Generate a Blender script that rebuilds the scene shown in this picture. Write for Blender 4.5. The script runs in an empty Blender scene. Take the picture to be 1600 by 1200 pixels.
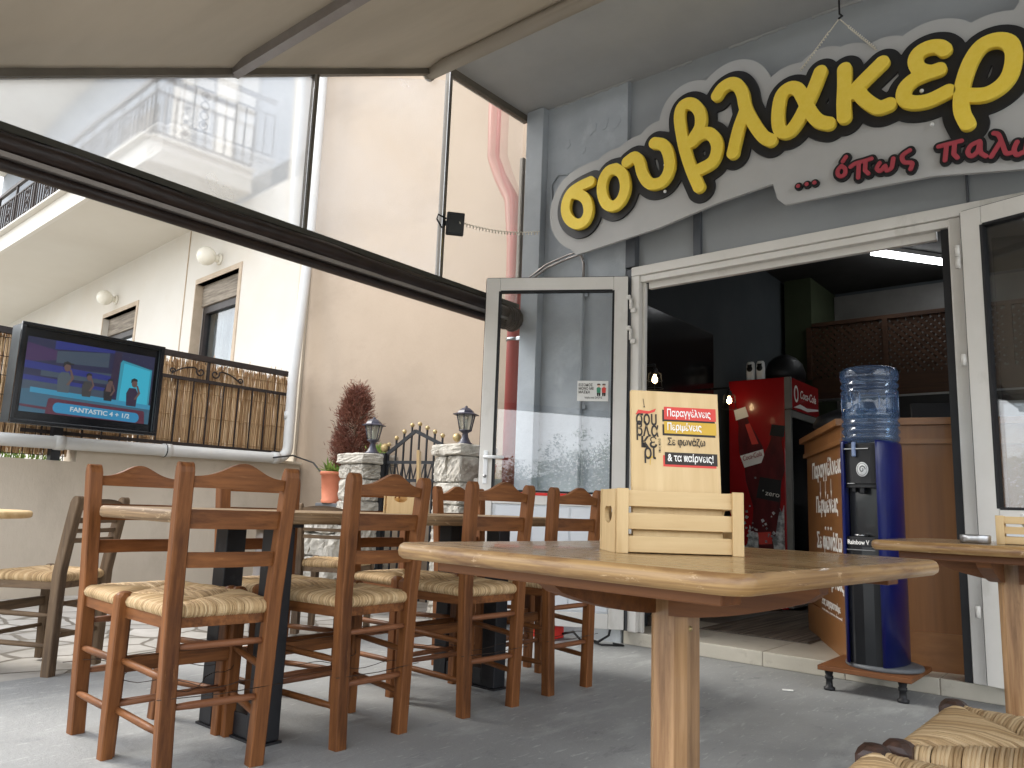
import bpy, bmesh, math, random
import numpy as np
from mathutils import Matrix, Vector, Euler
random.seed(7)
SC = bpy.context.scene
COL = SC.collection
R_ = math.radians

# ------------------------------------------------------------------ camera, world, sun, exposure
cam = bpy.data.cameras.new("camera")
cam.sensor_width = 36.0
cam.lens = 27.0
cam.clip_start = 0.02
cam.clip_end = 3000
camo = bpy.data.objects.new("camera", cam)
COL.objects.link(camo)
rot = Matrix(((0.771, 0.073, 0.632), (0.635, -0.146, -0.758), (0.037, 0.987, -0.159))).to_quaternion()
camo.rotation_mode = 'QUATERNION'
camo.rotation_quaternion = rot
camo.location = (0, 0, 0.82)
SC.camera = camo

SUN_EL, SUN_AZ = R_(42), R_(248)          # azimuth from +Y clockwise: light comes from the left and a little behind the camera
world = bpy.data.worlds.new("World")
SC.world = world
world.use_nodes = True
wn, wl = world.node_tree.nodes, world.node_tree.links
wn.clear()
wo = wn.new('ShaderNodeOutputWorld')
bg = wn.new('ShaderNodeBackground')
bg.inputs['Strength'].default_value = 0.15
sky = wn.new('ShaderNodeTexSky')
sky.sky_type = 'NISHITA'
sky.sun_disc = False
sky.sun_elevation = SUN_EL
sky.sun_rotation = SUN_AZ
sky.dust_density = 2.5
tcw = wn.new('ShaderNodeTexCoord')
mpw = wn.new('ShaderNodeMapping')
mpw.inputs['Scale'].default_value = (1.6, 1.6, 3.6)
nzw = wn.new('ShaderNodeTexNoise')
nzw.inputs['Scale'].default_value = 1.5
nzw.inputs['Detail'].default_value = 7
rpw = wn.new('ShaderNodeValToRGB')
rpw.color_ramp.elements[0].position = 0.33
rpw.color_ramp.elements[1].position = 0.56
mxw = wn.new('ShaderNodeMix')
mxw.data_type = 'RGBA'
mxw.inputs['B'].default_value = (8.6, 8.7, 8.9, 1)      # overcast cloud
wl.new(tcw.outputs['Generated'], mpw.inputs['Vector'])
wl.new(mpw.outputs['Vector'], nzw.inputs['Vector'])
wl.new(nzw.outputs['Fac'], rpw.inputs['Fac'])
wl.new(rpw.outputs['Color'], mxw.inputs['Factor'])
wl.new(sky.outputs['Color'], mxw.inputs['A'])
wl.new(mxw.outputs['Result'], bg.inputs['Color'])
wl.new(bg.outputs['Background'], wo.inputs['Surface'])

sl = bpy.data.lights.new("sun", 'SUN')
sl.energy = 1.0
sl.angle = R_(20)
sl.color = (1.0, 0.95, 0.87)
so = bpy.data.objects.new("sun", sl)
COL.objects.link(so)
sd = Vector((math.sin(SUN_AZ) * math.cos(SUN_EL), math.cos(SUN_AZ) * math.cos(SUN_EL), math.sin(SUN_EL)))
so.rotation_euler = sd.to_track_quat('Z', 'Y').to_euler()
so.location = (-6, -8, 12)

SC.view_settings.view_transform = 'Standard'
SC.view_settings.look = 'None'
SC.view_settings.exposure = 1.6
SC.view_settings.gamma = 1
SC.render.engine = 'CYCLES'
SC.cycles.max_bounces = 8
SC.cycles.diffuse_bounces = 4
SC.cycles.glossy_bounces = 4
SC.cycles.transmission_bounces = 6
SC.cycles.transparent_max_bounces = 12
SC.cycles.caustics_reflective = False
SC.cycles.caustics_refractive = False
SC.cycles.sample_clamp_indirect = 6
SC.cycles.use_denoising = True


# ------------------------------------------------------------------ materials
def S(r, g, b):
    f = lambda c: (c / 255 / 12.92) if c <= 10 else ((c / 255 + 0.055) / 1.055) ** 2.4
    return (f(r), f(g), f(b), 1)


def mat(name, c1, c2=None, rough=0.6, metal=0.0, scale=(6, 6, 6), detail=6, lo=0.35, hi=0.68, bump=0.0, bscale=None,
        stain=None, rvar=0.0, spec=0.4, coat=0.0, coords='Object', dist=0.0, bdist=0.01):
    m = bpy.data.materials.new(name)
    m.use_nodes = True
    n, l = m.node_tree.nodes, m.node_tree.links
    p = n['Principled BSDF']
    p.inputs['Roughness'].default_value = rough
    p.inputs['Metallic'].default_value = metal
    p.inputs['Specular IOR Level'].default_value = spec
    p.inputs['Coat Weight'].default_value = coat
    tc = n.new('ShaderNodeTexCoord')
    mp = n.new('ShaderNodeMapping')
    mp.inputs['Scale'].default_value = scale
    l.new(tc.outputs[coords], mp.inputs['Vector'])
    nz = n.new('ShaderNodeTexNoise')
    nz.inputs['Scale'].default_value = 1
    nz.inputs['Detail'].default_value = detail
    nz.inputs['Roughness'].default_value = 0.62
    nz.inputs['Distortion'].default_value = dist
    l.new(mp.outputs['Vector'], nz.inputs['Vector'])
    rp = n.new('ShaderNodeValToRGB')
    rp.color_ramp.elements[0].position = lo
    rp.color_ramp.elements[1].position = hi
    rp.color_ramp.elements[0].color = c1
    rp.color_ramp.elements[1].color = c2 or tuple(min(1, x * 1.12) for x in c1[:3]) + (1,)
    l.new(nz.outputs['Fac'], rp.inputs['Fac'])
    col = rp.outputs['Color']
    if stain:
        sc, ss, slo, shi = stain
        mp2 = n.new('ShaderNodeMapping')
        mp2.inputs['Scale'].default_value = ss
        mp2.inputs['Location'].default_value = (3.1, 1.7, 5.3)
        l.new(tc.outputs[coords], mp2.inputs['Vector'])
        n2 = n.new('ShaderNodeTexNoise')
        n2.inputs['Scale'].default_value = 1
        n2.inputs['Detail'].default_value = 8
        n2.inputs['Roughness'].default_value = 0.65
        l.new(mp2.outputs['Vector'], n2.inputs['Vector'])
        r2 = n.new('ShaderNodeValToRGB')
        r2.color_ramp.elements[0].position = slo
        r2.color_ramp.elements[1].position = shi
        l.new(n2.outputs['Fac'], r2.inputs['Fac'])
        mx = n.new('ShaderNodeMix')
        mx.data_type = 'RGBA'
        mx.inputs['B'].default_value = sc
        l.new(r2.outputs['Color'], mx.inputs['Factor'])
        l.new(col, mx.inputs['A'])
        col = mx.outputs['Result']
    l.new(col, p.inputs['Base Color'])
    if rvar:
        mr = n.new('ShaderNodeMapRange')
        mr.inputs['To Min'].default_value = max(0.02, rough - rvar)
        mr.inputs['To Max'].default_value = min(1, rough + rvar)
        l.new(nz.outputs['Fac'], mr.inputs['Value'])
        l.new(mr.outputs['Result'], p.inputs['Roughness'])
    if bump:
        src = nz.outputs['Fac']
        if bscale:
            mp3 = n.new('ShaderNodeMapping')
            mp3.inputs['Scale'].default_value = bscale
            l.new(tc.outputs[coords], mp3.inputs['Vector'])
            n3 = n.new('ShaderNodeTexNoise')
            n3.inputs['Scale'].default_value = 1
            n3.inputs['Detail'].default_value = 8
            n3.inputs['Roughness'].default_value = 0.7
            l.new(mp3.outputs['Vector'], n3.inputs['Vector'])
            src = n3.outputs['Fac']
        b = n.new('ShaderNodeBump')
        b.inputs['Strength'].default_value = bump
        b.inputs['Distance'].default_value = bdist
        l.new(src, b.inputs['Height'])
        l.new(b.outputs['Normal'], p.inputs['Normal'])
    return m


def emit(name, col, strength):
    m = bpy.data.materials.new(name)
    m.use_nodes = True
    p = m.node_tree.nodes['Principled BSDF']
    p.inputs['Base Color'].default_value = (0.02, 0.02, 0.02, 1)
    p.inputs['Roughness'].default_value = 0.25
    p.inputs['Emission Color'].default_value = col
    p.inputs['Emission Strength'].default_value = strength
    return m


def glass(name, tint=(1, 1, 1, 1), rough=0.0, ior=1.5, haze=0.0, hcol=(0.8, 0.82, 0.84, 1), hscale=(3, 3, 3), hmin=0.0, wave=0.0, blur=0.0):
    """thin sheet: clear transmission, a Fresnel mirror and, where asked, a milky film"""
    m = bpy.data.materials.new(name)
    m.use_nodes = True
    n, l = m.node_tree.nodes, m.node_tree.links
    n.remove(n['Principled BSDF'])
    out = n['Material Output']
    tr = n.new('ShaderNodeBsdfTransparent')
    tr.inputs['Color'].default_value = tint
    gl = n.new('ShaderNodeBsdfGlossy')
    gl.inputs['Roughness'].default_value = rough
    f0 = ((ior - 1) / (ior + 1)) ** 2
    lw = n.new('ShaderNodeLayerWeight')
    lw.inputs['Blend'].default_value = 0.5
    pw = n.new('ShaderNodeMath')
    pw.operation = 'POWER'
    pw.inputs[1].default_value = 5
    l.new(lw.outputs['Facing'], pw.inputs[0])
    fr = n.new('ShaderNodeMapRange')                 # Schlick mirror, the same from both sides of the sheet
    fr.inputs['To Min'].default_value = f0
    fr.inputs['To Max'].default_value = 1.0
    l.new(pw.outputs[0], fr.inputs['Value'])
    if wave:
        tcb = n.new('ShaderNodeTexCoord')
        nb = n.new('ShaderNodeTexNoise')
        nb.inputs['Scale'].default_value = 2.5
        l.new(tcb.outputs['Object'], nb.inputs['Vector'])
        bp = n.new('ShaderNodeBump')
        bp.inputs['Strength'].default_value = wave
        bp.inputs['Distance'].default_value = 0.05
        l.new(nb.outputs['Fac'], bp.inputs['Height'])
        l.new(bp.outputs['Normal'], gl.inputs['Normal'])
    base = tr.outputs['BSDF']
    if blur:                                         # a cloudy film smears what lies behind it
        rf = n.new('ShaderNodeBsdfRefraction')
        rf.inputs['IOR'].default_value = 1.06
        rf.inputs['Roughness'].default_value = blur
        rf.inputs['Color'].default_value = tint
        mb_ = n.new('ShaderNodeMixShader')
        mb_.inputs['Fac'].default_value = 0.68
        l.new(tr.outputs['BSDF'], mb_.inputs[1])
        l.new(rf.outputs['BSDF'], mb_.inputs[2])
        base = mb_.outputs['Shader']
    if haze:
        df = n.new('ShaderNodeBsdfDiffuse')
        df.inputs['Color'].default_value = hcol
        tl = n.new('ShaderNodeBsdfTranslucent')
        tl.inputs['Color'].default_value = hcol
        ms = n.new('ShaderNodeMixShader')
        ms.inputs['Fac'].default_value = 0.6
        l.new(df.outputs['BSDF'], ms.inputs[1])
        l.new(tl.outputs['BSDF'], ms.inputs[2])
        tc = n.new('ShaderNodeTexCoord')
        mp = n.new('ShaderNodeMapping')
        mp.inputs['Scale'].default_value = hscale
        nz = n.new('ShaderNodeTexNoise')
        nz.inputs['Scale'].default_value = 1
        nz.inputs['Detail'].default_value = 6
        mr = n.new('ShaderNodeMapRange')
        mr.inputs['From Min'].default_value = 0.3
        mr.inputs['From Max'].default_value = 0.7
        mr.inputs['To Min'].default_value = hmin
        mr.inputs['To Max'].default_value = haze
        l.new(tc.outputs['Object'], mp.inputs['Vector'])
        l.new(mp.outputs['Vector'], nz.inputs['Vector'])
        l.new(nz.outputs['Fac'], mr.inputs['Value'])
        mh = n.new('ShaderNodeMixShader')
        l.new(mr.outputs['Result'], mh.inputs['Fac'])
        l.new(base, mh.inputs[1])
        l.new(ms.outputs['Shader'], mh.inputs[2])
        base = mh.outputs['Shader']
    mf = n.new('ShaderNodeMixShader')
    l.new(fr.outputs['Result'], mf.inputs['Fac'])
    l.new(base, mf.inputs[1])
    l.new(gl.outputs['BSDF'], mf.inputs[2])
    l.new(mf.outputs['Shader'], out.inputs['Surface'])
    return m


def cloth(name, c1, c2, trans=0.35, scale=(2, 2, 2), bscale=(300, 300, 300)):
    m = mat(name, c1, c2, rough=0.9, scale=scale, bump=0.25, bscale=bscale, spec=0.1, bdist=0.001)
    n, l = m.node_tree.nodes, m.node_tree.links
    p = n['Principled BSDF']
    tl = n.new('ShaderNodeBsdfTranslucent')
    src = p.inputs['Base Color'].links[0].from_socket
    l.new(src, tl.inputs['Color'])
    mx = n.new('ShaderNodeMixShader')
    mx.inputs['Fac'].default_value = trans
    l.new(p.outputs['BSDF'], mx.inputs[1])
    l.new(tl.outputs['BSDF'], mx.inputs[2])
    l.new(mx.outputs['Shader'], n['Material Output'].inputs['Surface'])
    return m


def tone_mat(name, c1, c2, rough=0.7, mid=None, trans=0.0):
    """colour runs along the per-strand / per-leaf attribute 'tone'"""
    m = bpy.data.materials.new(name)
    m.use_nodes = True
    n, l = m.node_tree.nodes, m.node_tree.links
    p = n['Principled BSDF']
    p.inputs['Roughness'].default_value = rough
    p.inputs['Specular IOR Level'].default_value = 0.25
    a = n.new('ShaderNodeAttribute')
    a.attribute_name = 'tone'
    rp = n.new('ShaderNodeValToRGB')
    rp.color_ramp.elements[0].color = c1
    rp.color_ramp.elements[1].color = c2
    if mid:
        e = rp.color_ramp.elements.new(0.5)
        e.color = mid
    l.new(a.outputs['Fac'], rp.inputs['Fac'])
    l.new(rp.outputs['Color'], p.inputs['Base Color'])
    if trans:
        tl = n.new('ShaderNodeBsdfTranslucent')
        l.new(rp.outputs['Color'], tl.inputs['Color'])
        mx = n.new('ShaderNodeMixShader')
        mx.inputs['Fac'].default_value = trans
        l.new(p.outputs['BSDF'], mx.inputs[1])
        l.new(tl.outputs['BSDF'], mx.inputs[2])
        l.new(mx.outputs['Shader'], n['Material Output'].inputs['Surface'])
    return m


def wood(name, c1, c2, axis, fine=55, long=3.0, rough=0.45, coat=0.15, stain=None, bump=0.15):
    sc = [fine] * 3
    sc['xyz'.index(axis)] = long
    ss = [14] * 3
    ss['xyz'.index(axis)] = 1.6
    st = (stain, tuple(ss), 0.52, 0.72) if stain else None
    return mat(name, c1, c2, rough=rough, scale=tuple(sc), detail=5, lo=0.3, hi=0.7, bump=bump, stain=st, coat=coat, rvar=0.1, bdist=0.002)


def specks(m, color, scale, lo, hi, detail=3, amount=1.0):
    """scuffs, scratches and worn spots laid over a material"""
    n, l = m.node_tree.nodes, m.node_tree.links
    p = n['Principled BSDF']
    src = p.inputs['Base Color'].links[0].from_socket
    tc = n.new('ShaderNodeTexCoord')
    mp = n.new('ShaderNodeMapping')
    mp.inputs['Scale'].default_value = scale
    mp.inputs['Rotation'].default_value = (0, 0, 0.35)
    nz = n.new('ShaderNodeTexNoise')
    nz.inputs['Scale'].default_value = 1
    nz.inputs['Detail'].default_value = detail
    nz.inputs['Roughness'].default_value = 0.75
    nz.inputs['Distortion'].default_value = 0.6
    rp = n.new('ShaderNodeValToRGB')
    rp.color_ramp.elements[0].position = lo
    rp.color_ramp.elements[1].position = hi
    rp.color_ramp.elements[1].color = (amount, amount, amount, 1)
    mx = n.new('ShaderNodeMix')
    mx.data_type = 'RGBA'
    mx.inputs['B'].default_value = color
    l.new(tc.outputs['Object'], mp.inputs['Vector'])
    l.new(mp.outputs['Vector'], nz.inputs['Vector'])
    l.new(nz.outputs['Fac'], rp.inputs['Fac'])
    l.new(rp.outputs['Color'], mx.inputs['Factor'])
    l.new(src, mx.inputs['A'])
    l.new(mx.outputs['Result'], p.inputs['Base Color'])
    return m


def seams(m, axis, width, off, color, w=0.006):
    """the joints between glued planks"""
    n, l = m.node_tree.nodes, m.node_tree.links
    p = n['Principled BSDF']
    src = p.inputs['Base Color'].links[0].from_socket
    tc = n.new('ShaderNodeTexCoord')
    sp = n.new('ShaderNodeSeparateXYZ')
    l.new(tc.outputs['Object'], sp.inputs['Vector'])
    a = n.new('ShaderNodeMath')
    a.operation = 'MULTIPLY_ADD'
    a.inputs[1].default_value = 1 / width
    a.inputs[2].default_value = off
    l.new(sp.outputs['XYZ'.index(axis)], a.inputs[0])
    f = n.new('ShaderNodeMath')
    f.operation = 'FRACT'
    l.new(a.outputs[0], f.inputs[0])
    c = n.new('ShaderNodeMath')
    c.operation = 'LESS_THAN'
    c.inputs[1].default_value = w / width * 0.35
    l.new(f.outputs[0], c.inputs[0])
    fl_ = n.new('ShaderNodeMath')
    fl_.operation = 'FLOOR'
    l.new(a.outputs[0], fl_.inputs[0])
    wn_ = n.new('ShaderNodeTexWhiteNoise')
    wn_.noise_dimensions = '1D'
    l.new(fl_.outputs[0], wn_.inputs['W'])
    mr = n.new('ShaderNodeMapRange')
    mr.inputs['To Min'].default_value = 0.92
    mr.inputs['To Max'].default_value = 1.08
    l.new(wn_.outputs['Value'], mr.inputs['Value'])
    hs = n.new('ShaderNodeHueSaturation')
    l.new(src, hs.inputs['Color'])
    l.new(mr.outputs['Result'], hs.inputs['Value'])
    mx = n.new('ShaderNodeMix')
    mx.data_type = 'RGBA'
    mx.inputs['B'].default_value = color
    l.new(c.outputs[0], mx.inputs['Factor'])
    l.new(hs.outputs['Color'], mx.inputs['A'])
    l.new(mx.outputs['Result'], p.inputs['Base Color'])
    return m


# ------------------------------------------------------------------ mesh building
def wm(o):
    m = Matrix.Identity(4)
    while o is not None:
        m = o.matrix_basis @ m
        o = o.parent
    return m


_bx = {}


def chamfer_box(sx, sy, sz, bev):
    k = (round(sx, 5), round(sy, 5), round(sz, 5), round(bev, 5))
    if k not in _bx:
        bm = bmesh.new()
        bmesh.ops.create_cube(bm, size=1)
        for v in bm.verts:
            v.co = (v.co.x * sx, v.co.y * sy, v.co.z * sz)
        if bev > 0:
            b = min(bev, 0.45 * min(sx, sy, sz))
            bmesh.ops.bevel(bm, geom=list(bm.edges), offset=b, segments=2, profile=0.5, affect='EDGES')
        bm.verts.index_update()
        _bx[k] = ([v.co.copy() for v in bm.verts], [[v.index for v in f.verts] for f in bm.faces])
        bm.free()
    return _bx[k]


class MB:
    def __init__(s):
        s.v, s.f, s.m, s.sm, s.t = [], [], [], [], []
        s.mi = 0
        s.tone = 0.5

    def add(s, vs, fs, smooth=False):
        o = len(s.v)
        s.v.extend(Vector(v) for v in vs)
        s.t.extend([s.tone] * len(vs))
        for f in fs:
            s.f.append([i + o for i in f])
            s.m.append(s.mi)
            s.sm.append(smooth)
        return s

    def box(s, c, d, rot=None, bev=0.0):
        vs, fs = chamfer_box(d[0], d[1], d[2], bev)
        c = Vector(c)
        return s.add([(rot @ v if rot else v) + c for v in vs], fs)

    def span(s, a, b, bev=0.0):
        a, b = Vector(a), Vector(b)
        return s.box((a + b) / 2, [max(1e-4, abs(x)) for x in (b - a)], None, bev)

    def beam(s, a, b, w, h, up=(0, 0, 1), bev=0.0):
        a, b = Vector(a), Vector(b)
        d = (b - a)
        x = d.normalized()
        y = Vector(up).cross(x)
        if y.length < 1e-5:
            y = Vector((0, 1, 0)).cross(x)
        y.normalize()
        z = x.cross(y)
        m = Matrix((x, y, z)).transposed()
        return s.box((a + b) / 2, (d.length, w, h), m, bev)

    def loft(s, rings, smooth=False, cap=True):
        n = len(rings[0])
        vs = [p for r in rings for p in r]
        fs = []
        for i in range(len(rings) - 1):
            for j in range(n):
                k = (j + 1) % n
                fs.append([i * n + j, i * n + k, (i + 1) * n + k, (i + 1) * n + j])
        if cap:
            fs.append(list(range(n))[::-1])
            fs.append([(len(rings) - 1) * n + j for j in range(n)])
        return s.add(vs, fs, smooth)

    def tube(s, pts, r, seg=8, smooth=True, cap=True, flat=1.0):
        pts = [Vector(p) for p in pts]
        rr = r if isinstance(r, (list, tuple)) else [r] * len(pts)
        rings, u = [], None
        for i, p in enumerate(pts):
            d = (pts[min(i + 1, len(pts) - 1)] - pts[max(i - 1, 0)]).normalized()
            if u is None:
                u = d.orthogonal().normalized()
            else:
                u = (u - d * u.dot(d))
                u = u.normalized() if u.length > 1e-6 else d.orthogonal().normalized()
            w = d.cross(u)
            rings.append([p + (u * math.cos(2 * math.pi * k / seg) + w * math.sin(2 * math.pi * k / seg) * flat) * rr[i] for k in range(seg)])
        return s.loft(rings, smooth, cap)

    def lathe(s, prof, c, seg=24, smooth=True, cap=True, sx=1.0, sy=1.0):
        c = Vector((c[0], c[1], c[2] if len(c) > 2 else 0.0))
        rings = [[c + Vector((r * sx * math.cos(2 * math.pi * k / seg), r * sy * math.sin(2 * math.pi * k / seg), z)) for k in range(seg)] for r, z in prof]
        return s.loft(rings, smooth, cap)

    def prism(s, poly, o, u, v, depth):
        """polygon (list of 2D points) at origin o in directions u, v, pushed along u x v by depth"""
        o, u, v = Vector(o), Vector(u), Vector(v)
        w = u.cross(v).normalized() * depth
        a = [o + u * x + v * y for x, y in poly]
        n = len(a)
        vs = a + [p + w for p in a]
        fs = [list(range(n))[::-1], [n + i for i in range(n)]]
        fs += [[i, (i + 1) % n, n + (i + 1) % n, n + i] for i in range(n)]
        return s.add(vs, fs)

    def ball(s, c, r, seg=12, sz=1.0):
        n = max(5, seg // 2)
        return s.lathe([(max(1e-4, r * math.sin(math.pi * i / n)), -r * sz * math.cos(math.pi * i / n)) for i in range(n + 1)], c, seg)

    def build(s, name, mats, parent=None, recalc=True):
        me = bpy.data.meshes.new(name)
        vs = s.v
        if parent is not None:
            inv = wm(parent).inverted()
            vs = [inv @ v for v in vs]
        me.from_pydata([tuple(v) for v in vs], [], s.f)
        if not isinstance(mats, (list, tuple)):
            mats = [mats]
        for m in mats:
            me.materials.append(m)
        me.polygons.foreach_set('material_index', s.m)
        me.polygons.foreach_set('use_smooth', s.sm)
        if any(t != 0.5 for t in s.t):
            a = me.attributes.new('tone', 'FLOAT', 'POINT')
            a.data.foreach_set('value', s.t)
        if recalc:
            bm = bmesh.new()
            bm.from_mesh(me)
            bmesh.ops.recalc_face_normals(bm, faces=bm.faces)
            bm.to_mesh(me)
            bm.free()
        me.update()
        o = bpy.data.objects.new(name, me)
        COL.objects.link(o)
        if parent is not None:
            o.parent = parent
        return o


def tag(o, label, cat, group=None):
    o['label'] = label
    o['category'] = cat
    if group:
        o['group'] = group
    return o


def thing(name, label, cat, loc=(0, 0, 0), rz=0.0, group=None):
    o = bpy.data.objects.new(name, None)
    COL.objects.link(o)
    o.location = loc
    o.rotation_euler = (0, 0, rz)
    o.empty_display_size = 0.1
    return tag(o, label, cat, group)


def struct(o):
    o['kind'] = 'structure'
    return o


def dup(root, loc, rz, label):
    r = root.copy()
    COL.objects.link(r)
    r.location = loc
    r.rotation_euler = (0, 0, rz)
    r['label'] = label
    for ch in list(root.children):
        c = ch.copy()
        COL.objects.link(c)
        c.parent = r
        for g in list(ch.children):
            d = g.copy()
            COL.objects.link(d)
            d.parent = c
    return r


def from_curve(cu, M, name, mats, parent):
    ob = bpy.data.objects.new('tmp_curve', cu)
    COL.objects.link(ob)
    dg = bpy.context.evaluated_depsgraph_get()
    me = bpy.data.meshes.new_from_object(ob.evaluated_get(dg))
    bpy.data.objects.remove(ob)
    bpy.data.curves.remove(cu)
    me.name = name
    if parent is not None:
        M = wm(parent).inverted() @ M
    me.transform(M)
    me.materials.clear()
    for m in (mats if isinstance(mats, (list, tuple)) else [mats]):
        me.materials.append(m)
    o = bpy.data.objects.new(name, me)
    COL.objects.link(o)
    o.parent = parent
    return o


def frame4(o, xd, yd, wx=1.0):
    xd, yd = Vector(xd).normalized(), Vector(yd).normalized()
    n = xd.cross(yd)
    return Matrix(((xd.x * wx, yd.x, n.x, o[0]), (xd.y * wx, yd.y, n.y, o[1]), (xd.z * wx, yd.z, n.z, o[2]), (0, 0, 0, 1)))


def text(s, m, parent, o, xd, yd, size, wx=1.0, bold=0.0, align='LEFT', ext=0.0006, shear=0.0, name='lettering', width=None, sp=1.0):
    cu = bpy.data.curves.new(name, 'FONT')
    cu.body = s
    cu.size = size
    cu.align_x = align
    cu.offset = bold
    cu.extrude = ext
    cu.shear = shear
    cu.space_character = sp
    ob = from_curve(cu, Matrix.Identity(4), name, m, None)
    me = ob.data
    if width and len(me.vertices):
        xs = [v.co.x for v in me.vertices]
        wx = width / max(1e-6, max(xs) - min(xs))
    M = frame4(o, xd, yd, wx)
    if parent is not None:
        M = wm(parent).inverted() @ M
        ob.parent = parent
    me.transform(M)
    return ob


# ---- outlines of the sign: everything within a distance of the letters' strokes
def sdf_loops(strokes, x0, x1, z0, z1, h, poly=None, floor_=None):
    nx, nz = int((x1 - x0) / h) + 1, int((z1 - z0) / h) + 1
    X, Z = np.meshgrid(x0 + h * np.arange(nx), z0 + h * np.arange(nz), indexing='ij')
    D = np.full(X.shape, 1e3)
    for pts, r in strokes:
        for (ax, az), (bx, bz) in zip(pts[:-1], pts[1:]):
            dx, dz = bx - ax, bz - az
            L = dx * dx + dz * dz + 1e-12
            t = np.clip(((X - ax) * dx + (Z - az) * dz) / L, 0, 1)
            D = np.minimum(D, np.hypot(X - ax - t * dx, Z - az - t * dz) - r)
    if poly:
        ins = np.zeros(X.shape, bool)
        E = np.full(X.shape, 1e3)
        for (ax, az), (bx, bz) in zip(poly, poly[1:] + poly[:1]):
            c = ((az > Z) != (bz > Z)) & (X < (bx - ax) * (Z - az) / ((bz - az) if abs(bz - az) > 1e-9 else 1e-9) + ax)
            ins ^= c
            dx, dz = bx - ax, bz - az
            t = np.clip(((X - ax) * dx + (Z - az) * dz) / (dx * dx + dz * dz + 1e-12), 0, 1)
            E = np.minimum(E, np.hypot(X - ax - t * dx, Z - az - t * dz))
        D = np.minimum(D, np.where(ins, -E, E) - 0.015)
    if floor_:
        D = np.maximum(D, np.interp(X, [q[0] for q in floor_], [q[1] for q in floor_]) - Z)
    D[0, :] = D[-1, :] = 1
    D[:, 0] = D[:, -1] = 1
    I = D < 0
    nxt = {}

    def pt(e):
        i, j, k = e
        a = D[i, j]
        b = D[i + 1, j] if k == 0 else D[i, j + 1]
        t = a / (a - b)
        return (X[i, j] + (h * t if k == 0 else 0), Z[i, j] + (h * t if k == 1 else 0))
    act = np.argwhere((I[:-1, :-1] | I[1:, :-1] | I[:-1, 1:] | I[1:, 1:]) & ~(I[:-1, :-1] & I[1:, :-1] & I[:-1, 1:] & I[1:, 1:]))
    for i, j in act:
        i, j = int(i), int(j)
        c = (I[i, j], I[i + 1, j], I[i + 1, j + 1], I[i, j + 1])
        e = ((i, j, 0), (i + 1, j, 1), (i, j + 1, 0), (i, j, 1))
        ent, ext = [], []
        for k in range(4):
            a, b = c[k], c[(k + 1) % 4]
            if a and not b:
                ent.append(k)
            elif b and not a:
                ext.append(k)
        for k in ent:
            q = min(ext, key=lambda z: (z - k) % 4)
            nxt[e[k]] = e[q]
            ext.remove(q)
    loops = []
    while nxt:
        s0 = next(iter(nxt))
        lp, cur = [], s0
        while cur in nxt:
            lp.append(pt(cur))
            cur = nxt.pop(cur)
        if len(lp) > 8:
            loops.append(lp)
    return loops


def loops_mesh(name, loops, yfront, thick, m, parent, bev=0.0):
    cu = bpy.data.curves.new(name, 'CURVE')
    cu.dimensions = '2D'
    cu.fill_mode = 'BOTH'
    cu.extrude = thick / 2 - bev
    cu.bevel_depth = bev
    cu.bevel_resolution = 1
    for lp in loops:
        sp = cu.splines.new('POLY')
        sp.points.add(len(lp) - 1)
        for q, (x, z) in zip(sp.points, lp):
            q.co = (x, z, 0, 1)
        sp.use_cyclic_u = True
    M = Matrix(((1, 0, 0, 0), (0, 0, -1, yfront + thick / 2), (0, 1, 0, 0), (0, 0, 0, 1)))
    return from_curve(cu, M, name, m, parent)


def rnd(a, b):
    return random.uniform(a, b)

# ------------------------------------------------------------------ palette
M = {}
M['floor'] = mat('painted_concrete', S(133, 135, 134), S(157, 158, 157), rough=0.6, scale=(1.1, 1.1, 1.1), detail=9, lo=0.3, hi=0.7, bump=0.35,
                 bscale=(45, 45, 45), stain=(S(168, 170, 168), (7, 2.2, 5), 0.56, 0.74), rvar=0.12)
M['soffit'] = mat('soffit_paint', S(168, 168, 167), S(178, 178, 176), rough=0.75, scale=(2, 2, 2), bump=0.1, bscale=(40, 40, 40))
M['facade'] = mat('facade_plaster', S(164, 170, 176), S(180, 186, 191), rough=0.7, scale=(3, 3, 3), bump=0.35, bscale=(9, 9, 9),
                  stain=(S(190, 196, 200), (2.3, 2.3, 1.7), 0.57, 0.68), bdist=0.02)
M['clad'] = mat('metal_cladding', S(152, 156, 159), S(162, 166, 168), rough=0.5, scale=(1.5, 1.5, 1.5))
M['clad_dark'] = mat('cladding_edge', S(84, 88, 94), S(95, 98, 103), rough=0.5)
M['beige'] = mat('beige_render', S(166, 149, 130), S(174, 157, 138), rough=0.9, scale=(0.7, 0.7, 0.7), detail=8, bump=0.55, bscale=(38, 38, 12),
                 stain=(S(157, 141, 123), (0.6, 0.6, 1.4), 0.5, 0.72), bdist=0.006)
M['cream'] = mat('cream_render', S(192, 181, 162), S(200, 190, 172), rough=0.9, scale=(1, 1, 1), bump=0.3, bscale=(40, 40, 40), bdist=0.005)
M['lowwall'] = mat('low_wall_render', S(186, 174, 157), S(196, 185, 169), rough=0.9, scale=(0.9, 0.9, 0.9), detail=9, bump=0.5, bscale=(30, 30, 14),
                   stain=(S(172, 161, 145), (1.2, 1.2, 0.7), 0.52, 0.7), bdist=0.006)
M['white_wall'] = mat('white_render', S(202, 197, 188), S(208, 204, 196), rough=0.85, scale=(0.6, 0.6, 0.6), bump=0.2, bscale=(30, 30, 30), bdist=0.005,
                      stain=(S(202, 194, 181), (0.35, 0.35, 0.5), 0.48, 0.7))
M['soffit_w'] = mat('balcony_soffit', S(196, 190, 179), S(203, 198, 188), rough=0.9, scale=(0.5, 0.5, 0.5))
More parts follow.
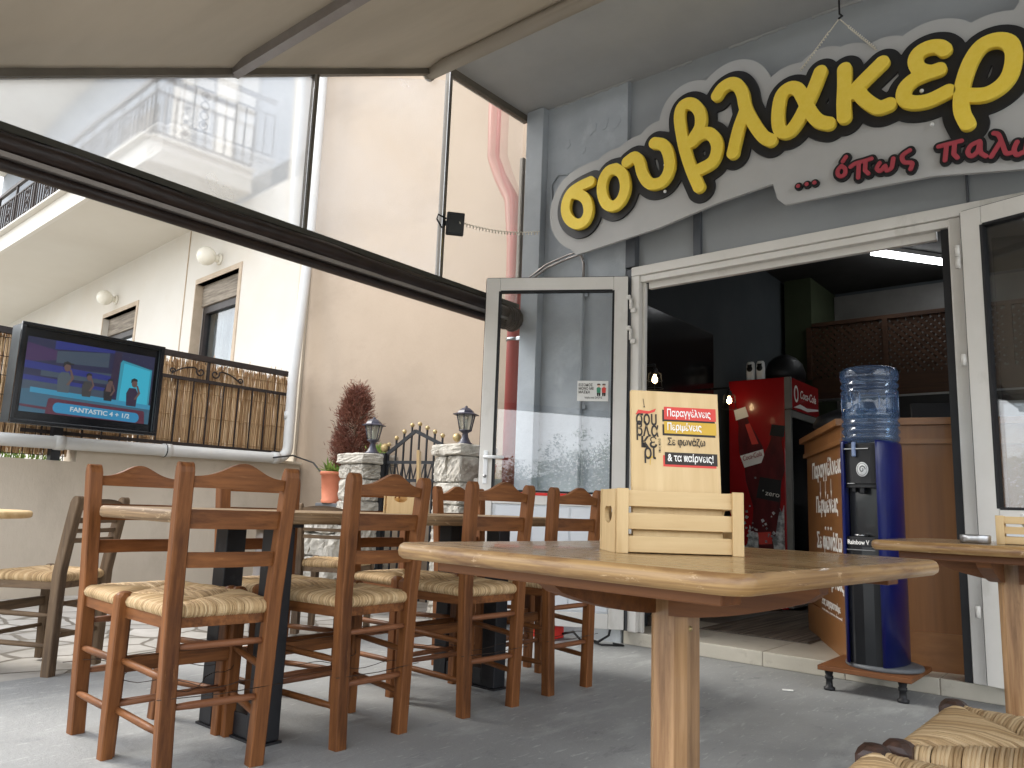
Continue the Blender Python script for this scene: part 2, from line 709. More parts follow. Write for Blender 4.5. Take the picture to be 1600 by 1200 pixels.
M['upper_wall'] = mat('upper_wall_shaded', S(140, 146, 154), S(150, 155, 162), rough=0.9, scale=(0.5, 0.5, 0.5))  # bluish grey puts the upper storey's shade into the wall colour
M['alu'] = mat('cream_aluminium', S(216, 213, 206), S(224, 221, 215), rough=0.4, scale=(3, 3, 3), stain=(S(188, 184, 174), (4, 4, 1.5), 0.58, 0.75))
M['upvc'] = mat('white_door_panel', S(216, 220, 224), S(224, 227, 230), rough=0.35, scale=(3, 3, 3))
M['gasket'] = mat('black_rubber', S(22, 22, 24), S(30, 30, 32), rough=0.6)
M['steel'] = mat('brushed_steel', S(150, 150, 150), S(176, 176, 176), rough=0.3, metal=0.9, scale=(20, 20, 200))
M['white_paint'] = mat('white_plastic', S(228, 230, 230), S(236, 237, 237), rough=0.4)
M['pvc_pipe'] = mat('white_pipe', S(196, 196, 194), S(206, 206, 202), rough=0.4, scale=(2, 2, 2), stain=(S(200, 197, 186), (3, 3, 3), 0.57, 0.72))
M['red_pipe'] = mat('brick_red_pipe', S(140, 58, 52), S(158, 70, 62), rough=0.45, scale=(5, 5, 2))
M['black_metal'] = mat('black_painted_steel', S(24, 25, 28), S(36, 37, 41), rough=0.45, scale=(8, 8, 8), stain=(S(52, 52, 54), (12, 12, 12), 0.6, 0.75))
M['iron'] = mat('black_iron', S(34, 29, 28), S(50, 40, 36), rough=0.6, scale=(12, 12, 12), bump=0.2)
M['brown_roll'] = mat('brown_vinyl_roll', S(34, 25, 22), S(46, 35, 31), rough=0.32, scale=(2, 6, 6), bump=0.5, bscale=(9, 2.2, 9), bdist=0.02)
M['olive'] = mat('dark_olive_strip', S(52, 51, 44), S(64, 62, 54), rough=0.6)
M['grey_alu'] = mat('grey_aluminium', S(138, 132, 128), S(154, 148, 144), rough=0.42, metal=0.4)
M['awning'] = cloth('awning_fabric', S(176, 168, 155), S(187, 179, 166), trans=0.3, scale=(0.7, 2.5, 0.7))
M['awning_dark'] = mat('awning_frame', S(92, 86, 76), S(106, 99, 88), rough=0.55)
M['vinyl'] = glass('clear_vinyl', tint=(0.97, 0.975, 0.98, 1), rough=0.12, ior=1.28, haze=0.34, hcol=S(226, 230, 236), hscale=(2, 1.1, 1.4), hmin=0.07, wave=0.3)
M['vinyl_milky'] = glass('milky_vinyl', tint=(0.96, 0.97, 0.985, 1), rough=0.12, ior=1.3, haze=0.56, hcol=S(214, 218, 222), hscale=(2, 0.9, 1.1), hmin=0.28, wave=0.3, blur=0.2)
M['vinyl_narrow'] = glass('hazy_vinyl', tint=(0.93, 0.93, 0.92, 1), rough=0.12, ior=1.25, haze=0.34, hcol=S(214, 208, 200), hscale=(2, 1.1, 1.4), hmin=0.16, wave=0.3, blur=0.12)
M['glass'] = glass('door_glass', tint=(0.94, 0.955, 0.965, 1), rough=0.0, ior=1.68)
M['pane'] = glass('window_glass', tint=(0.8, 0.84, 0.86, 1), rough=0.01, ior=1.7)
M['tile'] = mat('beige_tile', S(186, 180, 166), S(200, 194, 180), rough=0.35, scale=(3, 3, 3), stain=(S(160, 152, 138), (9, 9, 9), 0.58, 0.75))
M['grout'] = mat('grout', S(140, 134, 122), S(152, 146, 134), rough=0.9)
M['stone'] = mat('rough_limestone', S(166, 160, 148), S(212, 207, 196), rough=0.92, scale=(16, 16, 16), detail=9, bump=0.9, bscale=(45, 45, 45),
                 stain=(S(126, 118, 106), (11, 11, 11), 0.58, 0.72), bdist=0.012)
M['mortar'] = mat('mortar', S(150, 146, 138), S(168, 164, 156), rough=0.95, scale=(30, 30, 30), bump=0.5)
M['terracotta'] = mat('terracotta', S(190, 112, 82), S(204, 128, 98), rough=0.75, scale=(6, 6, 6), stain=(S(210, 150, 122), (8, 8, 4), 0.6, 0.75))
M['soil'] = mat('potting_soil', S(60, 46, 34), S(84, 66, 50), rough=0.95, scale=(40, 40, 40), bump=0.8)
M['lantern'] = mat('blue_black_lantern', S(52, 52, 64), S(72, 72, 86), rough=0.4, scale=(14, 14, 14), stain=(S(98, 96, 112), (20, 20, 20), 0.6, 0.78))
M['frost'] = glass('lantern_glass', tint=(0.8, 0.82, 0.8, 1), rough=0.1, haze=0.45, hcol=S(214, 216, 206), hmin=0.2)
M['gold'] = mat('brass_ball', S(176, 152, 104), S(196, 176, 130), rough=0.4, metal=0.5, scale=(30, 30, 30))
M['reed'] = tone_mat('reed_cane', S(142, 108, 74), S(236, 208, 168), mid=S(198, 164, 122))
M['dry'] = tone_mat('dried_conifer', S(84, 48, 40), S(158, 112, 92), mid=S(122, 76, 62))
M['leaf'] = tone_mat('green_leaf', S(48, 74, 30), S(142, 164, 84), mid=S(88, 118, 50), trans=0.3)
M['leaf_dark'] = tone_mat('shrub_leaf', S(34, 56, 26), S(112, 140, 70), mid=S(66, 94, 44), trans=0.25)
M['flower'] = mat('white_flower', S(236, 232, 232), S(246, 238, 240), rough=0.7)
M['bark'] = mat('bark', S(84, 70, 56), S(116, 98, 80), rough=0.95, scale=(30, 30, 6), bump=0.6)
M['straw'] = tone_mat('rush_straw', S(120, 92, 60), S(226, 202, 162), mid=S(192, 162, 120), rough=0.6)
M['straw_dark'] = mat('rush_core', S(84, 60, 34), S(104, 76, 44), rough=0.9)
for ax in 'xyz':
    M['chair_' + ax] = wood('chestnut_wood_' + ax, S(95, 57, 30), S(139, 89, 50), ax, stain=S(72, 42, 23), rough=0.5, coat=0.02)
    M['chair_' + ax].node_tree.nodes['Principled BSDF'].inputs['Specular IOR Level'].default_value = 0.22
    M['old_' + ax] = wood('weathered_wood_' + ax, S(86, 68, 50), S(122, 100, 76), ax, stain=S(66, 52, 40), rough=0.7, coat=0.0)
    M['oak_' + ax] = wood('worn_oak_' + ax, S(132, 94, 60), S(196, 156, 112), ax, fine=46, long=2.0, stain=S(104, 72, 46), rough=0.32, coat=0.25)
    M['pine_' + ax] = wood('pale_pine_' + ax, S(198, 168, 120), S(216, 190, 144), ax, fine=30, long=2.5, rough=0.6, coat=0.0, bump=0.08, stain=S(186, 154, 106))
    M['dark_oak_' + ax] = wood('dark_oak_' + ax, S(98, 58, 30), S(132, 84, 46), ax, rough=0.55, coat=0.02)
M['dowel'] = wood('dowel_wood', S(112, 68, 42), S(146, 98, 66), 'y', stain=S(96, 54, 34), rough=0.55, coat=0.0)
M['counter'] = wood('counter_veneer', S(124, 80, 42), S(142, 96, 54), 'z', fine=24, long=1.2, rough=0.5, coat=0.1, bump=0.04)
M['counter_x'] = wood('counter_trim', S(128, 84, 46), S(148, 102, 60), 'x', fine=26, long=1.2, rough=0.45, coat=0.1, bump=0.04)
M['oak_top'] = seams(specks(wood('worn_oak_top', S(124, 94, 56), S(184, 152, 104), 'x', fine=85, long=2.0, stain=S(104, 72, 46), rough=0.28, coat=0.3, bump=0.25),
                                  S(206, 176, 140), (3.5, 60, 60), 0.56, 0.7, amount=0.75), 'Y', 0.109, 0.5, S(70, 46, 30), 0.008)
M['long_top'] = seams(specks(wood('weathered_long_top', S(112, 88, 62), S(176, 148, 112), 'y', fine=46, long=2.0, stain=S(92, 70, 48), rough=0.5, coat=0.0, bump=0.3),
                                   S(196, 176, 146), (60, 3.5, 60), 0.54, 0.7, amount=0.8), 'X', 0.148, 0.5, S(64, 46, 32), 0.006)
specks(M['floor'], S(184, 186, 184), (46, 9, 40), 0.60, 0.70, amount=0.75)
specks(M['floor'], S(190, 192, 190), (90, 80, 40), 0.64, 0.72, amount=0.7)
specks(M['floor'], S(104, 108, 109), (9, 4, 9), 0.58, 0.72, detail=8, amount=0.7)
for ax_ in 'xyz':
    sc_ = [34, 34, 34]
    sc_['xyz'.index(ax_)] = 6
    specks(M['chair_' + ax_], S(172, 122, 78), tuple(sc_), 0.63, 0.76, detail=5, amount=0.55)
    specks(M['old_' + ax_], S(150, 132, 110), tuple(sc_), 0.6, 0.74, detail=5, amount=0.6)
    specks(M['oak_' + ax_], S(96, 66, 42), tuple(sc_), 0.6, 0.72, detail=5, amount=0.6)
M['oak_edge'] = specks(mat('oak_edge', S(126, 94, 56), S(174, 140, 92), rough=0.42, scale=(3, 3, 170), detail=4, lo=0.3, hi=0.7, bump=0.2, coat=0.2, bdist=0.001, stain=(S(112, 78, 48), (5, 5, 40), 0.5, 0.68)), S(214, 184, 146), (14, 14, 60), 0.6, 0.7, detail=6, amount=0.8)
M['long_edge'] = specks(mat('long_edge', S(96, 74, 50), S(150, 122, 88), rough=0.6, scale=(3, 3, 150), detail=4, lo=0.3, hi=0.7, bump=0.3, bdist=0.001), S(190, 166, 130), (16, 16, 60), 0.56, 0.68, detail=6, amount=0.8)
for ax in 'xyz':
    M['ebony_' + ax] = wood('dark_worn_wood_' + ax, S(50, 36, 30), S(86, 62, 50), ax, stain=S(40, 30, 26), rough=0.5)
M['lattice_wood'] = wood('dark_lattice_wood', S(60, 38, 24), S(84, 56, 36), 'x', rough=0.6)
M['white_print'] = mat('white_vinyl_print', S(236, 234, 228), S(240, 238, 233), rough=0.5)
M['black_print'] = mat('black_print', S(40, 34, 30), S(48, 42, 36), rough=0.6)
M['red_print'] = mat('red_print', S(206, 66, 58), S(214, 76, 66), rough=0.6)
M['mustard_print'] = mat('mustard_print', S(200, 160, 54), S(208, 170, 64), rough=0.6)
M['sign_grey'] = mat('sign_grey_board', S(178, 178, 177), S(186, 186, 184), rough=0.6, scale=(2, 2, 2))
M['sign_black'] = mat('sign_black_board', S(26, 26, 28), S(32, 32, 34), rough=0.55)
M['sign_yellow'] = mat('sign_yellow_foam', S(248, 216, 74), S(252, 222, 90), rough=0.55, scale=(30, 30, 30))
M['sign_red'] = mat('sign_red_foam', S(164, 62, 72), S(174, 72, 82), rough=0.6)
M['inner_wall'] = mat('charcoal_wall', S(64, 70, 73), S(72, 77, 80), rough=0.8, scale=(2, 2, 2))
M['inner_green'] = mat('olive_wall', S(56, 64, 42), S(62, 70, 48), rough=0.8)
M['inner_ceil'] = mat('dark_ceiling', S(66, 65, 63), S(72, 71, 69), rough=0.85)
M['inner_floor'] = mat('dark_floor_tile', S(96, 88, 80), S(112, 104, 96), rough=0.4)
M['rug'] = mat('striped_rug', S(84, 76, 68), S(132, 120, 108), rough=0.95, scale=(40, 1.5, 1), detail=2)
M['tv_black'] = mat('gloss_black', S(12, 13, 16), S(18, 19, 22), rough=0.16, scale=(4, 4, 4))
M['tv_case'] = mat('grey_tv_housing', S(58, 64, 66), S(72, 77, 79), rough=0.5, scale=(6, 6, 6))
M['plastic_black'] = mat('matt_black_plastic', S(24, 24, 26), S(34, 34, 36), rough=0.5)
M['cooler_black'] = mat('satin_black_plastic', S(20, 22, 25), S(28, 30, 33), rough=0.28, coat=0.3)
M['cooler_blue'] = mat('royal_blue_plastic', S(6, 18, 84), S(10, 24, 94), rough=0.3, coat=0.3)
M['cooler_grey'] = mat('grey_plastic_base', S(92, 95, 98), S(104, 107, 110), rough=0.5)
M['fridge_red'] = mat('fridge_red', S(150, 16, 22), S(160, 22, 28), rough=0.25, coat=0.4, scale=(3, 3, 3))
M['fridge_grey'] = mat('fridge_grey', S(118, 116, 112), S(130, 128, 124), rough=0.4)
M['cola'] = mat('cola_brown', S(70, 22, 26), S(104, 34, 38), rough=0.3, scale=(14, 14, 5))
M['ice'] = mat('ice_print', S(120, 124, 126), S(214, 216, 216), rough=0.4, scale=(18, 18, 18), detail=8, lo=0.42, hi=0.58)
M['bottle'] = glass('blue_polycarbonate', tint=(0.74, 0.84, 0.95, 1), rough=0.03, ior=1.6, haze=0.24, hcol=S(120, 156, 204), hmin=0.16)
M['water'] = glass('water_surface', tint=(0.8, 0.9, 0.97, 1), rough=0.0, ior=1.33, haze=0.12, hcol=S(150, 180, 210))
M['red_plastic'] = mat('red_plastic', S(214, 44, 36), S(222, 54, 44), rough=0.4)
M['ceramic'] = mat('white_globe_glass', S(226, 222, 208), S(232, 228, 216), rough=0.25)
M['shutter'] = mat('grey_brown_shutter', S(104, 94, 82), S(150, 140, 126), rough=0.7, scale=(3, 3, 40), detail=3)
M['win_frame'] = mat('dark_window_frame', S(44, 40, 40), S(58, 53, 52), rough=0.5)
M['win_stone'] = mat('window_surround', S(176, 160, 140), S(190, 174, 154), rough=0.85)
M['curtain'] = mat('grey_curtain', S(128, 134, 138), S(176, 180, 182), rough=0.9, scale=(10, 10, 0.6), detail=3)
M['paper'] = mat('paper', S(224, 224, 220), S(230, 230, 226), rough=0.8)
M['asphalt'] = mat('pale_forecourt', S(146, 144, 138), S(164, 162, 156), rough=0.9, scale=(2, 2, 2), bump=0.3, bscale=(60, 60, 60))  # pale tone chosen so the ground bounces light up under the awning
M['hill'] = mat('far_hillside', S(64, 82, 74), S(92, 108, 98), rough=1, scale=(0.02, 0.02, 0.02), detail=8)
M['cable'] = mat('black_cable', S(22, 22, 22), S(30, 30, 30), rough=0.5)
M['wire_white'] = mat('white_cord', S(206, 200, 184), S(220, 214, 198), rough=0.6)
M['wire'] = mat('rusty_wire', S(56, 46, 40), S(80, 64, 52), rough=0.6, metal=0.5)
M['tube_light'] = emit('fluorescent_tube', (0.96, 0.98, 1, 1), 5.5)
M['bulb'] = emit('warm_bulb', (1.0, 0.72, 0.38, 1), 9.0)


def paving_mat():
    m = mat('crazy_paving_stone', S(160, 156, 148), S(188, 184, 177), rough=0.75, scale=(4, 4, 4))
    n, l = m.node_tree.nodes, m.node_tree.links
    p = n['Principled BSDF']
    base = p.inputs['Base Color'].links[0].from_socket
    tc = n.new('ShaderNodeTexCoord')
    wob = n.new('ShaderNodeTexNoise')
    wob.inputs['Scale'].default_value = 3
    l.new(tc.outputs['Object'], wob.inputs['Vector'])
    mxv = n.new('ShaderNodeMix')
    mxv.data_type = 'VECTOR'
    mxv.inputs['Factor'].default_value = 0.07
    l.new(tc.outputs['Object'], mxv.inputs['A'])
    l.new(wob.outputs['Color'], mxv.inputs['B'])
    ed = n.new('ShaderNodeTexVoronoi')
    ed.feature = 'DISTANCE_TO_EDGE'
    ed.inputs['Scale'].default_value = 3.4
    l.new(mxv.outputs['Result'], ed.inputs['Vector'])
    ce = n.new('ShaderNodeTexVoronoi')
    ce.inputs['Scale'].default_value = 3.4
    l.new(mxv.outputs['Result'], ce.inputs['Vector'])
    hs = n.new('ShaderNodeHueSaturation')
    sep = n.new('ShaderNodeSeparateColor')
    l.new(ce.outputs['Color'], sep.inputs['Color'])
    mr = n.new('ShaderNodeMapRange')
    mr.inputs['To Min'].default_value = 0.72
    mr.inputs['To Max'].default_value = 1.12
    l.new(sep.outputs['Red'], mr.inputs['Value'])
    l.new(mr.outputs['Result'], hs.inputs['Value'])
    l.new(base, hs.inputs['Color'])
    rp = n.new('ShaderNodeValToRGB')
    rp.color_ramp.elements[0].position = 0.022
    rp.color_ramp.elements[1].position = 0.04
    l.new(ed.outputs['Distance'], rp.inputs['Fac'])
    mx = n.new('ShaderNodeMix')
    mx.data_type = 'RGBA'
    mx.inputs['A'].default_value = S(116, 110, 100)
    l.new(rp.outputs['Color'], mx.inputs['Factor'])
    l.new(hs.outputs['Color'], mx.inputs['B'])
    l.new(mx.outputs['Result'], p.inputs['Base Color'])
    b = n.new('ShaderNodeBump')
    b.inputs['Strength'].default_value = 0.6
    b.inputs['Distance'].default_value = 0.01
    l.new(rp.outputs['Color'], b.inputs['Height'])
    l.new(b.outputs['Normal'], p.inputs['Normal'])
    return m


M['paving'] = paving_mat()

# ------------------------------------------------------------------ the ground
Yf = 4.354                                     # face of the shop
m = MB()
m.add([(-600, -600, -0.05), (600, -600, -0.05), (600, 600, -0.05), (-600, 600, -0.05)], [[0, 1, 2, 3]])
struct(m.build('ground', M['asphalt']))
m = MB()
m.add([(-7.2, -6, -0.012), (-3.86, -6, -0.012), (-3.86, 4.9, -0.012), (-7.2, 4.9, -0.012)], [[0, 1, 2, 3]])
struct(m.build('crazy_paving', M['paving']))
m = MB().span((-3.88, -2.2, -0.049), (4.0, Yf + 0.1, 0.0))
struct(m.build('concrete_floor', M['floor']))
m = MB()
x = -2.64
edges = [-2.64, -2.19, -1.74, -1.30, -0.86, -0.42, 0.02, 0.46, 0.90, 1.34, 1.8]
for a, b in zip(edges[:-1], edges[1:]):
    m.span((a + 0.002, Yf, 0.001), (b - 0.002, Yf + 0.40, 0.08), bev=0.004)
    m.span((a + 0.002, Yf + 0.404, 0.001), (b - 0.002, Yf + 0.85, 0.0795), bev=0.003)
m.mi = 1
m.span((-2.63, Yf + 0.003, 0.0005), (1.79, Yf + 0.848, 0.077))
struct(m.build('tiled_step', [M['tile'], M['grout']]))
m = MB()
n = 48
vs, fs = [], []
for i in range(n + 1):
    a = R_(100 + 160 * i / n + 90)
    r = 260
    h = 16 + 13 * math.sin(i * 0.42) + 8 * math.sin(i * 1.13 + 1) + 3 * math.sin(i * 2.9)
    vs += [(r * math.cos(a), r * math.sin(a), -0.1), (r * 1.25 * math.cos(a), r * 1.25 * math.sin(a), h), (r * 1.5 * math.cos(a), r * 1.5 * math.sin(a), -0.1)]
for i in range(n):
    for k in range(2):
        fs.append([i * 3 + k, i * 3 + k + 1, i * 3 + k + 4, i * 3 + k + 3])
m.add(vs, fs, True)
struct(m.build('hills', M['hill']))

# ------------------------------------------------------------------ the shop
shop = thing('shop_building', 'grey painted snack shop front with open glazed doors under the big yellow letter sign', 'building', (-1.3, Yf, 0))
m = MB()
m.span((-3.52, Yf, 0), (-2.66, Yf + 0.2, 3.87))
m.span((-3.52, Yf + 0.2, 0), (-3.34, 9.2, 3.87))
m.build('wall', M['facade'], shop)
m = MB().span((-3.52, Yf - 0.07, 0), (-3.36, Yf - 0.001, 3.845), bev=0.004)
m.build('pilaster', M['facade'], shop)
m = MB()
m.span((-2.66, Yf + 0.045, 2.45), (2.6, Yf + 0.2, 3.87))
m.span((-0.60, Yf + 0.02, 0.08), (2.6, Yf + 0.04, 0.10))
m.build('cladding', M['clad'], shop)
for a_, b_ in (((-2.655, Yf + 0.003, 0.08), (-2.60, Yf + 0.1, 2.449)), ((-2.655, Yf - 0.012, 2.46), (-2.58, Yf + 0.044, 3.2)), ((-2.165, Yf + 0.012, 2.46), (-2.115, Yf + 0.044, 2.86)), ((-0.632, Yf + 0.03, 2.46), (-0.620, Yf + 0.0445, 3.2))):
    MB().span(a_, b_, 0.002).build('cladding_trim', M['clad_dark'], shop)
m = MB()
m.span((-5.2 + 1.63, 3.30, 3.852), (6.0, Yf + 0.19, 4.05))
m.build('soffit', M['soffit'], shop)
m = MB()
x = -3.30
while x < 1.2:
    L_ = rnd(0.10, 0.5)
    if rnd(0, 1) < 0.6:
        nq = 10
        up_ = [(x + L_ * i / nq, 3.850) for i in range(nq + 1)]
        lo_ = [(x + L_ * i / nq, 3.846 - rnd(0.002, 0.016)) for i in range(nq + 1)]
        yy = Yf + (0.045 if x > -2.66 else 0.0)
        m = MB()
        m.prism(lo_ + up_[::-1], (0, yy - 0.0005, 0), (1, 0, 0), (0, 0, 1), 0.008)
        m.build('sealant_bead', M['soffit'], shop)
    x += L_ + 0.02
for _ in range(6):
    cx_, cz_, rr_ = rnd(-3.18, -2.76), rnd(3.42, 3.64), rnd(0.025, 0.075)
    m = MB()
    m.prism([(cx_ + rr_ * rnd(0.5, 1.2) * math.cos(i * 0.57), cz_ + rr_ * rnd(0.5, 1.3) * math.sin(i * 0.57)) for i in range(11)], (0, Yf - 0.0004, 0), (1, 0, 0), (0, 0, 1), 0.002 + 0.0006 * _)
    m.build('plaster_patch', M['facade'], shop)
# frame round the opening
m = MB()
m.span((-2.598, Yf - 0.03, 2.385), (2.5, Yf + 0.05, 2.448), bev=0.006)
m.span((-2.598, Yf - 0.015, 2.34), (-0.70, Yf + 0.03, 2.383), bev=0.004)
m.span((-2.50, Yf + 0.034, 2.30), (-0.78, Yf + 0.07, 2.362), bev=0.004)
m.span((-2.598, Yf - 0.028, 0.081), (-2.535, Yf + 0.05, 2.384), bev=0.006)
m.span((-2.533, Yf + 0.01, 0.081), (-2.51, Yf + 0.04, 2.338), bev=0.003)
m.span((-0.715, Yf - 0.02, 0.081), (-0.655, Yf + 0.05, 2.384), bev=0.006)
m.span((1.75, Yf - 0.02, 0.081), (1.82, Yf + 0.05, 2.384), bev=0.006)
m.span((-0.65, Yf + 0.005, 0.081), (1.75, Yf + 0.045, 0.16), bev=0.006)
m.build('door_frame', M['alu'], shop)
m = MB()
m.span((-2.59, Yf + 0.02, 2.363), (-0.72, Yf + 0.033, 2.384))
m.span((-0.752, Yf - 0.005, 0.082), (-0.717, Yf + 0.03, 2.335))
m.build('frame_gasket', M['gasket'], shop)
m = MB()
m.span((-0.655, Yf + 0.026, 0.165), (1.745, Yf + 0.030, 2.38))
m.build('shop_window', M['glass'], shop)


def door_leaf(h, ang, W, z0, z1, zg0, zg1, side):
    """a glazed leaf; h hinge point, ang direction of the leaf, side = +1 when its outer face is to the left of that direction"""
    d = Vector((math.cos(ang), math.sin(ang), 0))
    w = Vector((-d.y, d.x, 0)) * side
    h = Vector(h)
    rotm = Matrix((d, Vector((-d.y, d.x, 0)), Vector((0, 0, 1)))).transposed()

    def bar(mb, s0, s1, a, b, t0, t1, bev=0.004):
        c = h + d * ((s0 + s1) / 2) + w * ((t0 + t1) / 2)
        mb.box((c.x, c.y, (a + b) / 2), (abs(s1 - s0), abs(t1 - t0), abs(b - a)), rotm, bev)
    f = MB()
    bar(f, 0.02, 0.115, z0, z1, -0.03, 0.03)
    bar(f, W - 0.095, W, z0, z1, -0.03, 0.03)
    bar(f, 0.116, W - 0.096, z1 - 0.095, z1, -0.029, 0.029)
    bar(f, 0.116, W - 0.096, z0, z0 + 0.09, -0.029, 0.029)
    bar(f, 0.116, W - 0.096, zg0 - 0.085, zg0, -0.029, 0.029)
    o = f.build('door', M['alu'], shop)
    g = MB()
    for (s0, s1, a, b) in ((0.108, 0.122, zg0, zg1), (W - 0.102, W - 0.088, zg0, zg1)):
        bar(g, s0, s1, a, b, -0.012, 0.031, 0)
    bar(g, 0.122, W - 0.102, zg1 - 0.007, zg1 + 0.006, -0.012, 0.031, 0)
    bar(g, 0.122, W - 0.102, zg0 - 0.006, zg0 + 0.007, -0.012, 0.031, 0)
    bar(g, 0.012, 0.0195, z0, z1, -0.02, 0.012, 0)
    bar(g, 0.02, W, z1 + 0.0005, z1 + 0.008, -0.03, 0.01, 0)
    bar(g, W + 0.0005, W + 0.007, z0, z1, -0.03, 0.012, 0)
    g.build('gasket', M['gasket'], o)
    g = MB()
    bar(g, 0.115, W - 0.095, zg0, zg1, -0.003, 0.003, 0)
    g.build('glass_pane', M['glass'], o)
    g = MB()
    bar(g, 0.117, W - 0.097, z0 + 0.091, zg0 - 0.086, -0.012, 0.012, 0)
    nx = 3
    ww = (W - 0.214 - 0.02) / nx
    for i in range(nx):
        bar(g, 0.127 + ww * i, 0.127 + ww * (i + 1) - 0.012, z0 + 0.10, zg0 - 0.095, 0.0122, 0.020, 0.004)
    g.build('lower_panel', M['upvc'], o)
    return o, bar, h, d, w


hx, hy = Vector((-2.60, 4.330, 0)), Vector((-3.45, 3.840, 0))
angL = math.atan2((hy - hx).y, (hy - hx).x)
leafL, barL, hL, dL, wL = door_leaf((-2.60, 4.330, 0), angL, 0.985, 0.092, 2.38, 0.93, 2.285, 1)
hd = MB()
barL(hd, 0.925, 0.955, 0.97, 1.19, 0.0305, 0.040, 0.004)
c0 = hL + dL * 0.94 + wL * 0.036 + Vector((0, 0, 1.145))
hd.tube([c0, c0 + wL * 0.045, c0 + wL * 0.05 - dL * 0.02, c0 + wL * 0.048 - dL * 0.13], [0.011, 0.011, 0.0115, 0.0095], 10)
hd.build('handle', M['white_paint'], leafL)
hd = MB()
cl = hL + dL * 0.94 + wL * 0.0403 + Vector((0, 0, 1.02))
hd.tube([cl, cl + wL * 0.012], 0.011, 12)
hd.build('lock_cylinder', M['steel'], leafL)
for z in (2.19, 1.98, 0.5):
    hg = MB()
    ch = Vector((-2.585, 4.305, z))
    hg.tube([ch - Vector((0, 0, 0.035)), ch + Vector((0, 0, 0.035))], 0.011, 10)
    hg.box((-2.60, 4.30, z + 0.045), (0.03, 0.02, 0.03), None, 0.004)
    hg.box((-2.57, 4.312, z - 0.045), (0.035, 0.02, 0.03), None, 0.004)
    hg.build('hinge', M['alu'], leafL)
hd = MB()
barL(hd, 0.24, 0.86, 0.905, 0.923, 0.0295, 0.034, 0.002)
hd.build('red_strip', M['red_plastic'], leafL)
leafR, barR, hR, dR, wR = door_leaf((-0.660, 4.302, 0), R_(-15), 0.96, 0.092, 2.385, 0.90, 2.29, -1)
for z in (2.18, 2.12, 1.62, 0.42):
    hg = MB()
    ch = Vector((-0.668, 4.268, z))
    hg.tube([ch - Vector((0, 0, 0.028)), ch + Vector((0, 0, 0.028))], 0.012, 10)
    hg.build('hinge', M['alu'], leafR)

# inside
m = MB()
m.span((-3.339, Yf + 0.201, 0), (-2.95, 9.1, 3.5))
m.span((-2.949, 8.85, 0), (3.0, 9.1, 3.5))
m.span((2.8, Yf + 0.201, 0), (3.0, 8.849, 3.5))
m.build('inner_wall', M['inner_wall'], shop)
m = MB().span((-2.90, 8.0, 0.01), (-2.62, 8.849, 3.34))
m.build('green_pier', M['inner_green'], shop)
m = MB().span((-2.949, Yf + 0.21, 3.36), (2.799, 8.849, 3.5))
m.build('inner_ceiling', M['inner_ceil'], shop)
m = MB().span((-2.949, Yf + 0.852, -0.04), (2.799, 8.849, 0.072))
m.build('inner_floor', M['inner_floor'], shop)
m = MB().span((-2.949, 5.05, 0.30), (-2.925, 5.25, 1.78))
m.build('pale_post', M['pine_z'], shop)

# ------------------------------------------------------------------ houses and walls next door
beige = thing('beige_building', 'windowless beige rendered house wall behind the iron garden gate', 'building', (-5.2, 4.8, 0))
MB().span((-6.92, 4.80, -0.05), (-3.53, 5.2, 9.0)).build('wall', M['beige'], beige)
MB().span((-7.10, 4.77, 1.10), (-6.925, 5.2, 9.0)).build('corner_strip', M['cream'], beige)

wh = thing('white_house', 'white two storey house with a wraparound balcony behind the reed fence', 'building', (-10, 5.6, 0))
A0 = Vector((-7.05, 4.855, 0))
du = Vector((-math.cos(R_(4.5)), math.sin(R_(4.5)), 0))       # along the wall, away to the left
dn = Vector((-du.y, du.x, 0))                                   # into the picture / out of it
if dn.y > 0:
    dn = -dn
rW = Matrix((du, -dn, Vector((0, 0, 1)))).transposed()


def wpt(s, off, z):
    p = A0 + du * s + dn * off
    return Vector((p.x, p.y, z))


def wbox(mb, s0, s1, o0, o1, z0, z1, bev=0.0):
    mb.box((wpt((s0 + s1) / 2, (o0 + o1) / 2, (z0 + z1) / 2)), (abs(s1 - s0), abs(o1 - o0), abs(z1 - z0)), rW, bev)


wins = [(1.68, 2.94, 2.0, 3.70), (5.12, 6.62, 2.0, 3.76)]
m = MB()
ss = [0, 1.68, 2.94, 5.12, 6.62, 16]
wbox(m, 0, 16, -0.4, 0, -0.05, 2.0)
wbox(m, 0, 1.68, -0.4, 0, 2.0, 4.58)
wbox(m, 2.94, 5.12, -0.4, 0, 2.0, 4.58)
wbox(m, 6.62, 16, -0.4, 0, 2.0, 4.58)
wbox(m, 1.68, 2.94, -0.4, 0, 3.70, 4.58)
wbox(m, 5.12, 6.62, -0.4, 0, 3.76, 4.58)
m.build('wall', M['white_wall'], wh)
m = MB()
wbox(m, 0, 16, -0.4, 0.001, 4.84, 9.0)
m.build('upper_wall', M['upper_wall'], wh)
m = MB()
wbox(m, 3.30, 3.314, 0.0, 0.012, 2.0, 4.56)
m.build('wall_conduit', M['win_stone'], wh)
